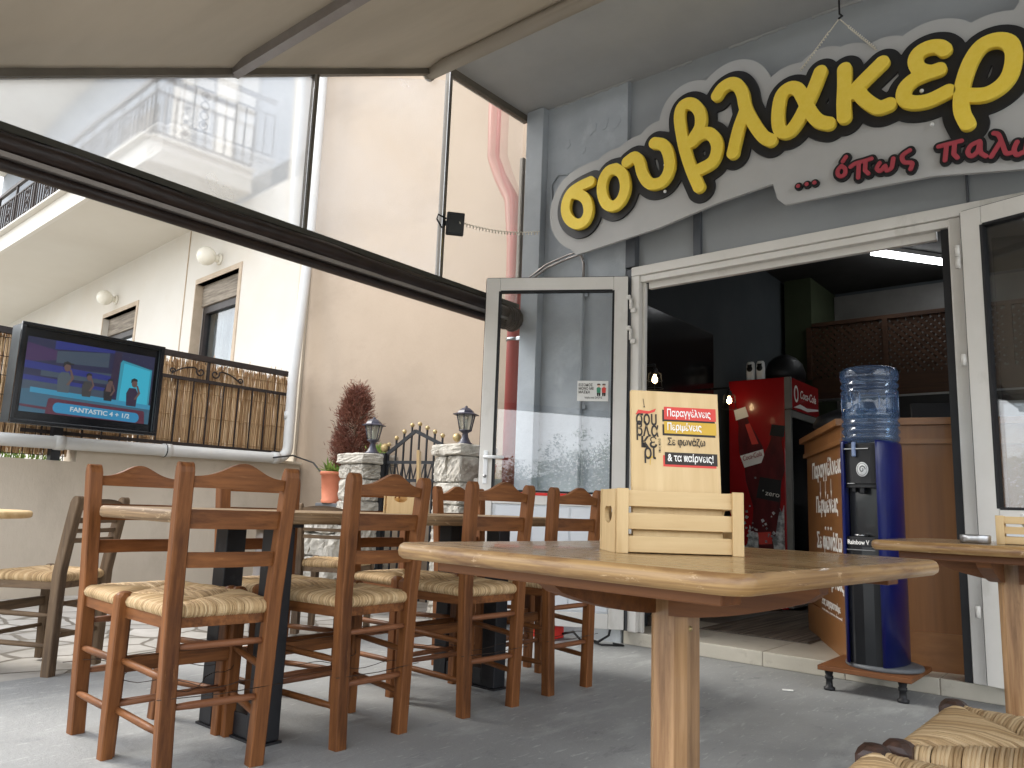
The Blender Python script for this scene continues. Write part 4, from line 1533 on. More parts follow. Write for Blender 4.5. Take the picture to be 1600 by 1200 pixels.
def screen_pic():
    cols = {'navy': ((0.010, 0.016, 0.11, 1), 0.75), 'blue': ((0.012, 0.035, 0.42, 1), 0.7), 'grey': ((0.075, 0.13, 0.21, 1), 0.75), 'teal': ((0.03, 0.36, 0.50, 1), 0.8),
            'desk': ((0.05, 0.22, 0.36, 1), 0.8), 'desk2': ((0.03, 0.33, 0.55, 1), 0.8), 'maroon': ((0.17, 0.008, 0.055, 1), 0.8), 'cyan': ((0.015, 0.27, 0.52, 1), 0.9),
            'plum': ((0.035, 0.012, 0.08, 1), 0.7), 'skin': ((0.26, 0.14, 0.12, 1), 0.7), 'hair': ((0.006, 0.006, 0.012, 1), 0.6), 'shirt': ((0.11, 0.16, 0.2, 1), 0.8),
            'olive': ((0.06, 0.06, 0.06, 1), 0.8), 'violet': ((0.08, 0.02, 0.16, 1), 0.8), 'cyan2': ((0.03, 0.5, 0.7, 1), 0.9)}
    keys = list(cols)
    mats_ = [emit('screen_' + k, cols[k][0], cols[k][1] * (0.24 if k in ('teal', 'cyan2', 'cyan', 'desk2') else 0.15)) for k in keys]
    mb = MB()
    y0, y1, z0, z1 = 1.985, 2.935, 1.385, 1.945
    W, Hh = y1 - y0, z1 - z0
    lev = [0]

    def P(k, pts):
        mb.mi = keys.index(k)
        lev[0] += 1
        x = TX - 0.0295 + lev[0] * 0.00025
        mb.add([(x, y0 + W * a, z0 + Hh * b) for a, b in pts], [list(range(len(pts)))])

    def el(k, cx, cy, rx, ry, n=14, a0=0.0):
        P(k, [(cx + rx * math.cos(2 * math.pi * i / n), cy + ry * math.sin(2 * math.pi * i / n)) for i in range(n)])
    P('navy', [(0, 0), (1, 0), (1, 1), (0, 1)])
    P('violet', [(0, .66), (.24, .74), (.24, .86), (0, .92)])
    P('grey', [(.22, .70), (.62, .74), (.62, .95), (.22, .86)])
    P('grey', [(.12, .50), (.66, .50), (.66, .66), (.12, .62)])
    P('blue', [(.0, .58), (.7, .55), (.7, .62), (0, .68)])
    P('blue', [(.2, .88), (.66, .96), (.66, 1), (.2, 1)])
    P('blue', [(0, .42), (.7, .40), (.7, .44), (0, .49)])
    P('grey', [(0, .30), (.66, .30), (.66, .40), (0, .42)])
    P('plum', [(.64, .35), (.70, .35), (.72, .98), (.66, .98)])
    P('teal', [(.71, .20), (.985, .20), (.985, .80), (.73, .88), (.715, .84)])
    P('cyan2', [(.73, .22), (.97, .22), (.97, .78), (.745, .84)])
    P('desk', [(0, 0), (1, 0), (1, .26), (.08, .32), (0, .30)])
    P('desk2', [(.06, .265), (1, .215), (1, .28), (.06, .335)])
    P('maroon', [(.0, .07), (.19, .05), (.19, .085), (0, .10)])
    P('maroon', [(.185, 0), (.965, 0), (.955, .17), (.945, .185), (.21, .215), (.195, .20)])
    cap = [(.27 + .035 * math.cos(a), .095 + .07 * math.sin(a)) for a in [math.pi / 2 + i * math.pi / 8 for i in range(9)]]
    cap += [(.88 + .035 * math.cos(a), .075 + .07 * math.sin(a)) for a in [-math.pi / 2 + i * math.pi / 8 for i in range(9)]]
    P('cyan', cap)

    def fig(cx, base, s, shirt, hair, cap_=False):
        P(shirt, [(cx - .045 * s, base), (cx + .035 * s, base), (cx + .042 * s, base + .2 * s), (cx + .02 * s, base + .265 * s), (cx - .035 * s, base + .26 * s), (cx - .055 * s, base + .18 * s)])
        el('skin', cx + .006 * s, base + .33 * s, .024 * s, .056 * s)
        P(hair, [(cx - .024 * s, base + .33 * s), (cx - .024 * s, base + .385 * s), (cx, base + .41 * s), (cx + .026 * s, base + .395 * s), (cx + .03 * s, base + .365 * s), (cx - .004 * s, base + .37 * s)])
        if cap_:
            P(hair, [(cx - .02 * s, base + .37 * s), (cx + .05 * s, base + .372 * s), (cx + .05 * s, base + .388 * s), (cx - .02 * s, base + .395 * s)])
        P('skin', [(cx + .01 * s, base + .10 * s), (cx + .03 * s, base + .10 * s), (cx + .062 * s, base + .20 * s), (cx + .036 * s, base + .31 * s), (cx + .022 * s, base + .30 * s), (cx + .042 * s, base + .20 * s)])
    fig(.30, .31, 1.05, 'shirt', 'hair', True)
    fig(.475, .29, .82, 'olive', 'hair')
    fig(.645, .27, .78, 'hair', 'hair')
    fig(.84, .235, 1.0, 'plum', 'hair')
    P('skin', [(.615, .40), (.66, .40), (.66, .50), (.62, .51)])
    for i in range(5):
        el('shirt', .72 + i * .06, .95 - i * .015, .004, .007, 8)
    return mb, mats_, (y0, W, z0, Hh)


sb, smats, (sy0, sW, sz0, sH) = screen_pic()
scr = sb.build('screen', smats, tv, recalc=False)
text('FANTASTIC 4 + 1/2', emit('caption_white', (0.8, 0.9, 0.95, 1), 0.17), scr, (TX - 0.02, sy0 + sW * 0.36, sz0 + sH * 0.065), (0, 1, -0.012), (0, 0, 1), 0.05, width=sW * 0.47, bold=0.0012, name='caption')
m = MB()
m.span((-6.86, 2.40, 1.061), (-6.78, 2.47, 1.55))
m.span((-6.779, 2.40, 1.40), (-6.521, 2.47, 1.48))
m.build('wall_bracket', M['black_metal'], tv)

# ------------------------------------------------------------------ awning, side frame, vinyl
AX = -3.57


def az(y):
    return 3.745 + (y - 3.31) * 0.4955


aw = thing('awning', 'beige fabric awning sloping down from the grey soffit over the tables', 'awning', (0, 3.3, 3.75))
m = MB()
nx, ny = 60, 40
vs = []
for i in range(nx + 1):
    x = AX - 0.02 + 4.9 * i / nx
    for j in range(ny + 1):
        y = -0.10 + 3.38 * j / ny
        z = az(y) + 0.035 - 0.045 * max(0, 1 - (x - AX + 0.02) / 0.16)
        z -= 0.007 * math.sin(math.pi * ((y - 1.9) / 1.5 % 1)) * min(1, max(0, (x - AX) / 0.5)) + 0.004 * min(1, max(0, (x - AX) / 0.5)) * math.sin(x * 2.1 + y * 3) + 0.002 * math.sin(x * 7 + y * 9) * min(1, max(0, (x - AX) / 0.5))
        if x < AX + 0.6:
            z += 0.0012 * math.sin(y * 22) * (1 - (x - AX) / 0.6)
        vs.append((x, y, z))
q = ny + 1
fs = [[i * q + j, (i + 1) * q + j, (i + 1) * q + j + 1, i * q + j + 1] for i in range(nx) for j in range(ny)]
m.add(vs, fs, True)
fab = m.build('fabric', M['awning'], aw)
so_ = fab.modifiers.new('thickness', 'SOLIDIFY')
so_.thickness = 0.003
m = MB()
m.tube([(AX - 0.015, 3.30, 3.72), (1.3, 3.30, 3.735)], 0.048, 14)
m.tube([(AX - 0.035, 3.30, 3.72), (AX - 0.016, 3.30, 3.72)], 0.054, 14)
m.build('fabric_roll', M['awning'], aw)
m = MB()
m.beam((AX, 1.90, az(1.9) - 0.015), (1.3, 1.90, az(1.9) - 0.015), 0.05, 0.055)
m.build('purlin', M['grey_alu'], aw)
m = MB()
m.beam((AX, -0.05, az(-0.05) - 0.01), (AX, 3.28, az(3.28) - 0.01), 0.05, 0.05)
m.build('edge_beam', M['awning_dark'], aw)
m = MB()
m.beam((AX, -0.06, az(-0.05) - 0.03), (1.3, -0.06, az(-0.05) - 0.03), 0.06, 0.08)
m.build('front_beam', M['awning_dark'], aw)
sf = thing('side_frame', 'slim metal frame with two upright poles and top rail on the left terrace side', 'frame', (AX, 3, 2.2))
for y, z0, z1 in ((2.395, 2.30, az(2.395) - 0.02), (3.475, 2.30, 3.80)):
    p = MB()
    p.span((AX - 0.018, y - 0.018, z0), (AX + 0.018, y + 0.018, z1))
    p.build('pole', M['awning_dark'], sf)
    p = MB()
    p.span((AX + 0.019, y - 0.017, z0), (AX + 0.024, y - 0.004, z1))
    p.build('pole_edge', M['steel'], sf)
p = MB()
p.beam((AX, 3.47, 3.812), (AX, 4.34, 3.822), 0.045, 0.05)
p.beam((AX - 0.01, 4.325, 2.5), (AX - 0.01, 4.325, 3.5), 0.03, 0.03)
p.build('top_rail', M['awning_dark'], sf)
p = MB()
p.beam((AX, -1.5, 2.292), (AX, 4.30, 2.305), 0.055, 0.032)
p.build('bottom_rail', M['olive'], sf)

rl = thing('roller_blind', 'dark brown rolled up vinyl blind along the left side of the terrace', 'roller blind', (AX, 1.5, 2.2))
m = MB()
pts, rr = [], []
for i in range(60):
    y = -1.5 + 5.78 * i / 59
    pts.append((AX + 0.014 + 0.004 * math.sin(y * 3.1), y, 2.234 + 0.005 * math.sin(y * 5.3 + 1)))
    rr.append(0.044 + 0.004 * math.sin(y * 4.3) * math.sin(y * 9.1))
m.tube(pts, rr, 14)
m.build('rolled_sheet', M['brown_roll'], rl)
m = MB()
m.beam((AX + 0.01, -1.5, 2.172), (AX + 0.01, 4.26, 2.185), 0.055, 0.022)
m.build('rail_profile', M['grey_alu'], rl)
m = MB()
m.tube([(AX - 0.005, -1.5, 2.138), (AX - 0.005, 4.24, 2.150)], 0.027, 12)
m.build('bottom_tube', M['brown_roll'], rl)
m = MB()
for i in range(9):
    y = 4.16 + 0.016 * i
    m.tube([(AX, y, 2.20), (AX, y + 0.012, 2.20)], 0.085 + 0.008 * math.sin(i * 2.2) + rnd(-0.004, 0.004), 14)
m.build('end_bundle', M['brown_roll'], rl)


def vinyl(pts, label, mt_):
    m = MB()
    u0, v0 = 16, 12
    vs = []
    for i in range(u0 + 1):
        for j in range(v0 + 1):
            a, b = i / u0, j / v0
            lo = Vector(pts[0]).lerp(Vector(pts[1]), a)
            hi = Vector(pts[3]).lerp(Vector(pts[2]), a)
            p = lo.lerp(hi, b)
            p.x += 0.004 * math.sin(a * 9 + b * 4) * math.sin(b * math.pi)
            vs.append(p)
    m.add(vs, [[i * (v0 + 1) + j, (i + 1) * (v0 + 1) + j, (i + 1) * (v0 + 1) + j + 1, i * (v0 + 1) + j + 1] for i in range(u0) for j in range(v0)], True)
    return tag(m.build('vinyl_window', mt_), label, 'vinyl sheet', 'clear vinyl sheets of the terrace side')


VX = AX - 0.004
vinyl([(VX, 0.05, 2.30), (VX, 2.378, 2.30), (VX, 2.378, az(2.378) - 0.03), (VX, 0.05, az(0.05) - 0.03)], 'largest hazy vinyl sheet, in front of the white balcony', M['vinyl_milky'])
vinyl([(VX, 2.415, 2.30), (VX, 3.456, 2.30), (VX, 3.456, az(3.3) - 0.0), (VX, 2.415, az(2.415) - 0.03)], 'middle clear vinyl sheet between the two upright poles', M['vinyl'])
vinyl([(VX, 3.495, 2.31), (VX, 4.31, 2.31), (VX, 4.31, 3.80), (VX, 3.495, 3.79)], 'narrow vinyl sheet beside the grey pilaster, with the red downpipe showing through', M['vinyl_narrow'])

fl = thing('floodlight', 'small square black floodlight clamped on an upright pole', 'floodlight', (AX + 0.03, 3.50, 2.70))
m = MB()
rotf = Matrix.Rotation(R_(-38), 3, 'Z') @ Matrix.Rotation(R_(12), 3, 'Y')
m.box((AX + 0.075, 3.53, 2.695), (0.035, 0.12, 0.155), rotf, 0.008)
m.build('lamp_housing', M['black_metal'], fl)
m = MB()
m.box(Vector((AX + 0.075, 3.53, 2.695)) + rotf @ Vector((0.0185, 0, 0)), (0.003, 0.09, 0.12), rotf)
m.build('lens', M['tv_black'], fl)
m = MB()
m.beam((AX + 0.0, 3.476, 2.70), (AX + 0.06, 3.51, 2.70), 0.02, 0.03)
m.tube([(AX + 0.05, 3.47, 2.72), (AX + 0.02, 3.42, 2.74), (AX + 0.03, 3.40, 2.70), (AX + 0.02, 3.46, 2.66)], 0.006, 6)
m.build('clamp', M['black_metal'], fl)


def spiral(a, b, turns, r, sag, lab, rad=0.0035):
    a, b = Vector(a), Vector(b)
    d = (b - a).normalized()
    u = d.orthogonal().normalized()
    w = d.cross(u)
    m = MB()
    pts = []
    nn = turns * 9
    for i in range(nn + 1):
        t = i / nn
        p = a.lerp(b, t) - Vector((0, 0, sag * math.sin(math.pi * t)))
        an = 2 * math.pi * turns * t
        pts.append(p + (u * math.cos(an) + w * math.sin(an)) * r)
    m.tube(pts, rad, 5)
    return tag(m.build('coiled_cord', M['wire_white']), lab, 'cord')


spiral((AX + 0.10, 3.54, 2.70), (-3.30, 4.20, 2.80), 26, 0.010, 0.03, 'thin white coiled cord running from the floodlight to the yellow letter sign')
BIG = [[(-2.832, 3.061),(-2.917, 3.048),(-2.993, 3.019),(-3.031, 2.96),(-3.033, 2.885),(-2.996, 2.817),(-2.934, 2.775),(-2.875, 2.784),(-2.843, 2.843),(-2.859, 2.927),(-2.915, 2.985),(-2.993, 3.014)], [(-2.629, 3.101),(-2.573, 3.046),(-2.552, 2.955),(-2.578, 2.875),(-2.635, 2.839),(-2.696, 2.867),(-2.734, 2.956),(-2.729, 3.042),(-2.688, 3.098),(-2.629, 3.101)], [(-2.542, 3.127),(-2.488, 3.145),(-2.449, 3.106),(-2.426, 3.022),(-2.387, 2.949),(-2.335, 2.917),(-2.269, 2.926),(-2.226, 2.997),(-2.234, 3.096),(-2.271, 3.169),(-2.337, 3.202)], [(-2.023, 2.821),(-2.071, 2.942),(-2.113, 3.076),(-2.141, 3.207),(-2.156, 3.323),(-2.142, 3.388),(-2.099, 3.402),(-2.05, 3.372),(-2.013, 3.306),(-2.013, 3.224),(-2.05, 3.167),(-2.078, 3.134)], [(-2.071, 3.132),(-2.016, 3.163),(-1.955, 3.155),(-1.911, 3.099),(-1.902, 3.03),(-1.936, 2.96),(-2.019, 2.935)], [(-1.9, 3.391),(-1.867, 3.428),(-1.814, 3.441),(-1.769, 3.414),(-1.737, 3.35),(-1.719, 3.252),(-1.676, 3.147),(-1.616, 3.038),(-1.568, 2.996)], [(-1.723, 3.227),(-1.765, 3.122),(-1.801, 2.982)], [(-1.277, 3.326),(-1.306, 3.258),(-1.348, 3.172),(-1.402, 3.078),(-1.455, 3.021),(-1.502, 3.03),(-1.522, 3.081),(-1.521, 3.172),(-1.501, 3.257),(-1.455, 3.287),(-1.408, 3.265),(-1.378, 3.204),(-1.345, 3.115),(-1.296, 3.034),(-1.24, 3.0)], [(-1.147, 3.296),(-1.15, 3.193),(-1.157, 3.098),(-1.157, 3.012)], [(-0.954, 3.264),(-1.002, 3.228),(-1.06, 3.184),(-1.113, 3.138)], [(-1.089, 3.151),(-1.045, 3.077),(-0.983, 3.013),(-0.929, 3.013)], [(-0.657, 3.227),(-0.681, 3.254),(-0.727, 3.268),(-0.774, 3.255),(-0.793, 3.216),(-0.778, 3.164),(-0.733, 3.13),(-0.687, 3.128)], [(-0.733, 3.127),(-0.802, 3.115),(-0.848, 3.08),(-0.856, 3.025),(-0.816, 2.987),(-0.74, 2.974),(-0.652, 2.995)], [(-0.575, 2.796),(-0.596, 2.865),(-0.595, 2.944),(-0.58, 3.028),(-0.544, 3.124),(-0.494, 3.187),(-0.431, 3.195),(-0.38, 3.161),(-0.363, 3.096),(-0.38, 3.006),(-0.422, 2.949),(-0.492, 2.924),(-0.573, 2.947)]]
SMALL = [[(-1.424, 2.685),(-1.423, 2.685)], [(-1.376, 2.684),(-1.375, 2.684)], [(-1.333, 2.682),(-1.332, 2.682)], [(-1.185, 2.742),(-1.167, 2.721),(-1.167, 2.695),(-1.185, 2.681),(-1.204, 2.694),(-1.205, 2.721),(-1.185, 2.742)], [(-1.16, 2.788),(-1.177, 2.766)], [(-1.138, 2.724),(-1.114, 2.736),(-1.072, 2.738),(-1.031, 2.742)], [(-1.095, 2.734),(-1.101, 2.652)], [(-1.061, 2.735),(-1.065, 2.684),(-1.049, 2.662)], [(-0.991, 2.706),(-1.006, 2.679),(-0.988, 2.661),(-0.965, 2.683),(-0.959, 2.656),(-0.934, 2.665),(-0.924, 2.713)], [(-0.844, 2.737),(-0.88, 2.716),(-0.873, 2.679),(-0.836, 2.664),(-0.844, 2.633)], [(-0.71, 2.719),(-0.673, 2.72),(-0.608, 2.721)], [(-0.675, 2.714),(-0.685, 2.638)], [(-0.639, 2.713),(-0.645, 2.661),(-0.63, 2.637)], [(-0.531, 2.696),(-0.567, 2.685),(-0.584, 2.654),(-0.569, 2.628),(-0.541, 2.647),(-0.529, 2.691),(-0.53, 2.639),(-0.508, 2.611)], [(-0.469, 2.72),(-0.45, 2.706),(-0.437, 2.655),(-0.425, 2.605),(-0.407, 2.599)], [(-0.447, 2.663),(-0.486, 2.603)], [(-0.377, 2.647),(-0.391, 2.614),(-0.382, 2.583),(-0.359, 2.588)]]
PANEL = [(-3.06, 2.7),(-2.965, 2.588),(-2.325, 2.646),(-1.909, 2.723),(-1.578, 2.758),(-1.553, 2.658),(-1.509, 2.614),(-1.198, 2.609),(-0.749, 2.595),(-0.359, 2.53),(-0.333, 2.993),(-0.662, 2.974),(-1.185, 3.055),(-1.713, 3.024),(-2.112, 3.098),(-2.557, 3.005),(-2.975, 2.929),(-3.103, 2.822)]

# ------------------------------------------------------------------ the big sign
sign = thing('shop_sign', 'large cloud shaped grey sign with raised yellow Greek letters over the shop doors', 'sign', (-1.7, 4.2, 3.0))
LET = [[0], [1], [2], [3, 4], [5, 6], [7], [8, 9, 10], [11, 12], [13]]
LRAD = 0.0350
IOTA = [[(-0.20, 3.27), (-0.225, 3.12), (-0.215, 3.03), (-0.17, 2.99), (-0.13, 3.02)], [(-0.16, 3.36), (-0.10, 3.46)]]
bl = BIG + IOTA
x0, x1, z0, z1 = -3.40, 0.22, 2.45, 3.85


def smooth(pl):
    """a rounder run of the stroke through the same points"""
    if len(pl) < 3:
        return pl
    p = [Vector(q) for q in pl]
    out = []
    for i in range(len(p) - 1):
        a, b, c, d = p[max(0, i - 1)], p[i], p[i + 1], p[min(len(p) - 1, i + 2)]
        for k in range(4):
            t = k / 4
            out.append(tuple(0.5 * ((2 * b) + (c - a) * t + (2 * a - 5 * b + 4 * c - d) * t * t + (3 * b - a - 3 * c + d) * t ** 3)))
    out.append(tuple(p[-1]))
    return out


bl = [smooth(q) for q in bl]
PANEL2 = PANEL[:10] + [(0.05, 2.53), (0.05, 2.99)] + PANEL[10:]
lp = sdf_loops([(q, 0.172) for q in bl], x0, x1, z0, z1, 0.0075, PANEL2, [(-3.3, 2.86), (-3.14, 2.70), (-3.06, 2.62), (-2.965, 2.572), (-2.325, 2.634), (-1.909, 2.711), (-1.578, 2.746), (-1.553, 2.645), (-1.509, 2.60), (-1.198, 2.595), (-0.749, 2.58), (-0.359, 2.515), (0.2, 2.515)])
loops_mesh('backing_board', lp, 4.205, 0.022, M['sign_grey'], sign)
lp = sdf_loops([(q, 0.092) for q in bl], x0, x1, z0, z1, 0.006)
loops_mesh('letter_backing', lp, 4.188, 0.016, M['sign_black'], sign)  # black backing board, cut wider than the letters
for grp in LET + [[14, 15]]:
    ss_ = [(bl[i], LRAD * (1.0 if i >= 11 else 1.04)) for i in grp]
    xs = [p[0] for s_, r in ss_ for p in s_]
    zs = [p[1] for s_, r in ss_ for p in s_]
    lp = sdf_loops(ss_, min(xs) - 0.06, max(xs) + 0.06, min(zs) - 0.06, max(zs) + 0.06, 0.003)
    loops_mesh('letter', lp, 4.152, 0.0355, M['sign_yellow'], sign, bev=0.0015)
sm = [smooth(q) if len(q) > 3 else q for q in SMALL] + [[(-0.30, 2.66), (-0.335, 2.645), (-0.345, 2.60), (-0.325, 2.58), (-0.29, 2.60), (-0.28, 2.65), (-0.275, 2.60), (-0.255, 2.575)], [(-0.275, 2.69), (-0.255, 2.715)]]
lp = sdf_loops([(q, 0.026 if len(q) > 2 or abs(q[0][0] - q[1][0]) > 0.004 else 0.022) for q in sm], -1.5, -0.2, 2.52, 2.85, 0.003)
loops_mesh('tagline_backing', lp, 4.184, 0.020, M['sign_black'], sign)  # black backing behind the red tagline
for a_, b_ in ((-1.5, -1.25), (-1.25, -0.78), (-0.78, -0.2)):
    lp = sdf_loops([(q, 0.0108) for q in sm if a_ < q[0][0] < b_], a_, b_, 2.52, 2.85, 0.0022)
    loops_mesh('tagline_word', lp, 4.176, 0.0075, M['sign_red'], sign)
for (x, z) in ((-2.27, 3.04), (-2.27, 2.86), (-0.775, 3.05), (-0.735, 2.85)):
    b = MB()
    b.ball((x, 4.183, z), 0.011, 8)
    b.build('white_screw', M['white_paint'], sign)
hk = MB()
hk.tube([(-1.147, 4.10, 3.852), (-1.147, 4.10, 3.60), (-1.13, 4.09, 3.575), (-1.147, 4.08, 3.56)], 0.006, 6)
hk.lathe([(0.02, 3.835), (0.024, 3.851)], (-1.147, 4.10), 10)
hk.build('ceiling_hook', M['gasket'], sign)
for bx, bz in ((-1.40, 3.40), (-0.99, 3.38)):
    h_ = MB()
    pts = []
    for i in range(140):
        t = i / 139
        p = Vector((-1.147, 4.09, 3.565)).lerp(Vector((bx, 4.20, bz)), t)
        k = 0.008 if t > 0.25 else 0.001
        p += Vector((0.6 * math.cos(i * 0.9), 0, 0.8 * math.sin(i * 0.9))) * k
        pts.append(p)
    h_.tube(pts, 0.0032, 5)
    h_.build('hanging_cord', M['wire_white'], sign)

m = MB()
m.tube([(-2.99, 4.34, 2.9), (-2.995, 4.335, 2.6), (-2.99, 4.335, 0.12)], 0.012, 8)
for z in (2.32, 1.52, 0.8):
    m.box((-2.99, 4.345, z), (0.07, 0.018, 0.03), None, 0.004)
tag(m.build('wall_conduit', M['facade']), 'thin grey conduit running down the wall behind the open glass door', 'conduit')
m = MB()
pts = [Vector((-3.50, 4.33, 2.34)), Vector((-3.42, 4.27, 2.48)), Vector((-3.3, 4.30, 2.56)), Vector((-3.15, 4.32, 2.60)), Vector((-3.02, 4.325, 2.62)), Vector((-2.99, 4.33, 2.55)), Vector((-2.99, 4.33, 2.40))]
m.tube(pts, 0.010, 6)
m.tube([p + Vector((0, -0.005, 0.025)) for p in pts[:-1]], 0.007, 6)
tag(m.build('cable', M['grey_alu']), 'grey electric cables looping over the top of the open glass door', 'cable')
m = MB()
m.tube([(-3.22, 4.345, 2.95 + 0.0), (-3.30, 4.345, 3.10), (-3.31, 4.345, 3.22), (-3.25, 4.345, 3.29), (-3.16, 4.345, 3.27), (-3.12, 4.345, 3.2)], 0.007, 6)
tag(m.build('cable', M['facade']), 'grey painted cable loop on the wall at the left tip of the sign', 'cable')

# ------------------------------------------------------------------ notice on the door
no = thing('door_notice', 'small white entry notice with two masked figures stuck on the glass door', 'notice', tuple(hL + dL * 0.24 + Vector((0, 0, 1.55))))
xd = -dL
n0 = hL + dL * 0.345 + wL * 0.0045 + Vector((0, 0, 1.535))
m = MB()
mid = n0 + xd * 0.1025 + Vector((0, 0, 0.068))
m.box(mid, (0.205, 0.002, 0.136), Matrix((xd, Vector((-xd.y, xd.x, 0)), Vector((0, 0, 1)))).transposed())
m.build('card', M['paper'], no)
fr0 = n0 + wL * 0.0012


def on_notice(x, z):
    return tuple(fr0 + xd * x + Vector((0, 0, z)))


for i, s in enumerate(('ΕΙΣΟΔΟΣ', 'ΜΟΝΟ ΜΕ', 'ΜΑΣΚΑ')):
    text(s, M['black_print'], no, on_notice(0.008, 0.100 - i * 0.024), xd, (0, 0, 1), 0.024, width=(0.092, 0.100, 0.076)[i], bold=0.0005)
text('Ισχύει για ΟΛΟΥΣ', M['black_print'], no, on_notice(0.05, 0.018), xd, (0, 0, 1), 0.017, width=0.115, bold=0.0003)
for cx, k in ((0.142, 'leaf'), (0.176, 'red')):
    m = MB()
    P_ = lambda pts: m.add([Vector(on_notice(cx + a, b)) + wL * 0.0008 for a, b in pts], [list(range(len(pts)))])
    m.mi = 1
    P_([(0.010 * math.cos(t * 0.63), 0.104 + 0.010 * math.sin(t * 0.63)) for t in range(10)])
    m.mi = 0
    P_([(-.012, .056), (.012, .056), (.014, .088), (.006, .094), (-.006, .094), (-.014, .088)])
    m.mi = 2
    P_([(-.010, .034), (-.002, .034), (0, .0555), (.002, .034), (.010, .034), (.012, .0555), (-.012, .0555)])
    P_([(-.011, .107), (.011, .107), (.009, .117), (-.009, .117)])
    m.build('figure_print', [M['red_print'] if k == 'red' else mat('green_print', S(70, 140, 110), rough=0.6), mat('skin_print', S(226, 190, 170), rough=0.6), M['black_print']], no, recalc=False)

# ------------------------------------------------------------------ chairs
def rrect(cx, cy, z, wx, wy, ch):
    a, b = wx / 2, wy / 2
    return [Vector((cx + sx, cy + sy, z)) for sx, sy in ((a, -b + ch), (a, b - ch), (a - ch, b), (-a + ch, b), (-a, b - ch), (-a, -b + ch), (-a + ch, -b), (a - ch, -b))]


def rush_seat(cs, zt, pitch=0.0056, Rr=0.017):
    m = MB()
    c = sum((Vector(q) for q in cs), Vector((0, 0))) / 4
    for i in range(4):
        a, b = Vector(cs[i]), Vector(cs[(i + 1) % 4])
        L = (b - a).length
        e = (b - a) / L
        n = Vector((-e.y, e.x))
        if n.dot(c - a) < 0:
            n = -n
        tc = (c - a).dot(e) / L
        N = int(L / pitch)
        base = rnd(0.42, 0.62)
        for k in range(N):
            t = (k + 0.5 + rnd(-0.22, 0.22)) / N
            p = a + (b - a) * t
            en = a + (c - a) * (t / tc) if t < tc else b + (c - b) * ((1 - t) / (1 - tc))
            d = (en - p).length
            m.tone = min(1, max(0, base + rnd(-0.26, 0.26)))
            j = rnd(-0.0012, 0.0012)
            path = [(p + n * 0.035, zt - 2 * Rr), (p - n * 0.004, zt - 2 * Rr - 0.001), (p - n * (0.75 * Rr), zt - 1.6 * Rr), (p - n * Rr, zt - Rr), (p - n * (0.7 * Rr), zt - 0.35 * Rr), (p, zt + j)]
            for f in (0.25, 0.6, 0.88, 1.0):
                bulge = 0.007 * math.sin(math.pi * min(1, f * 1.05)) * min(1, d / 0.10)
                path.append((p + (en - p) * f, zt + bulge + j - (0.009 if f == 1.0 else 0.002 if f > 0.8 else 0)))
            r = pitch * rnd(0.50, 0.66)
            m.tube([(q.x, q.y, z) for q, z in path], [r] * 5 + [r, r, r, r * 0.95, r * 0.8], 5, cap=False)
    return m


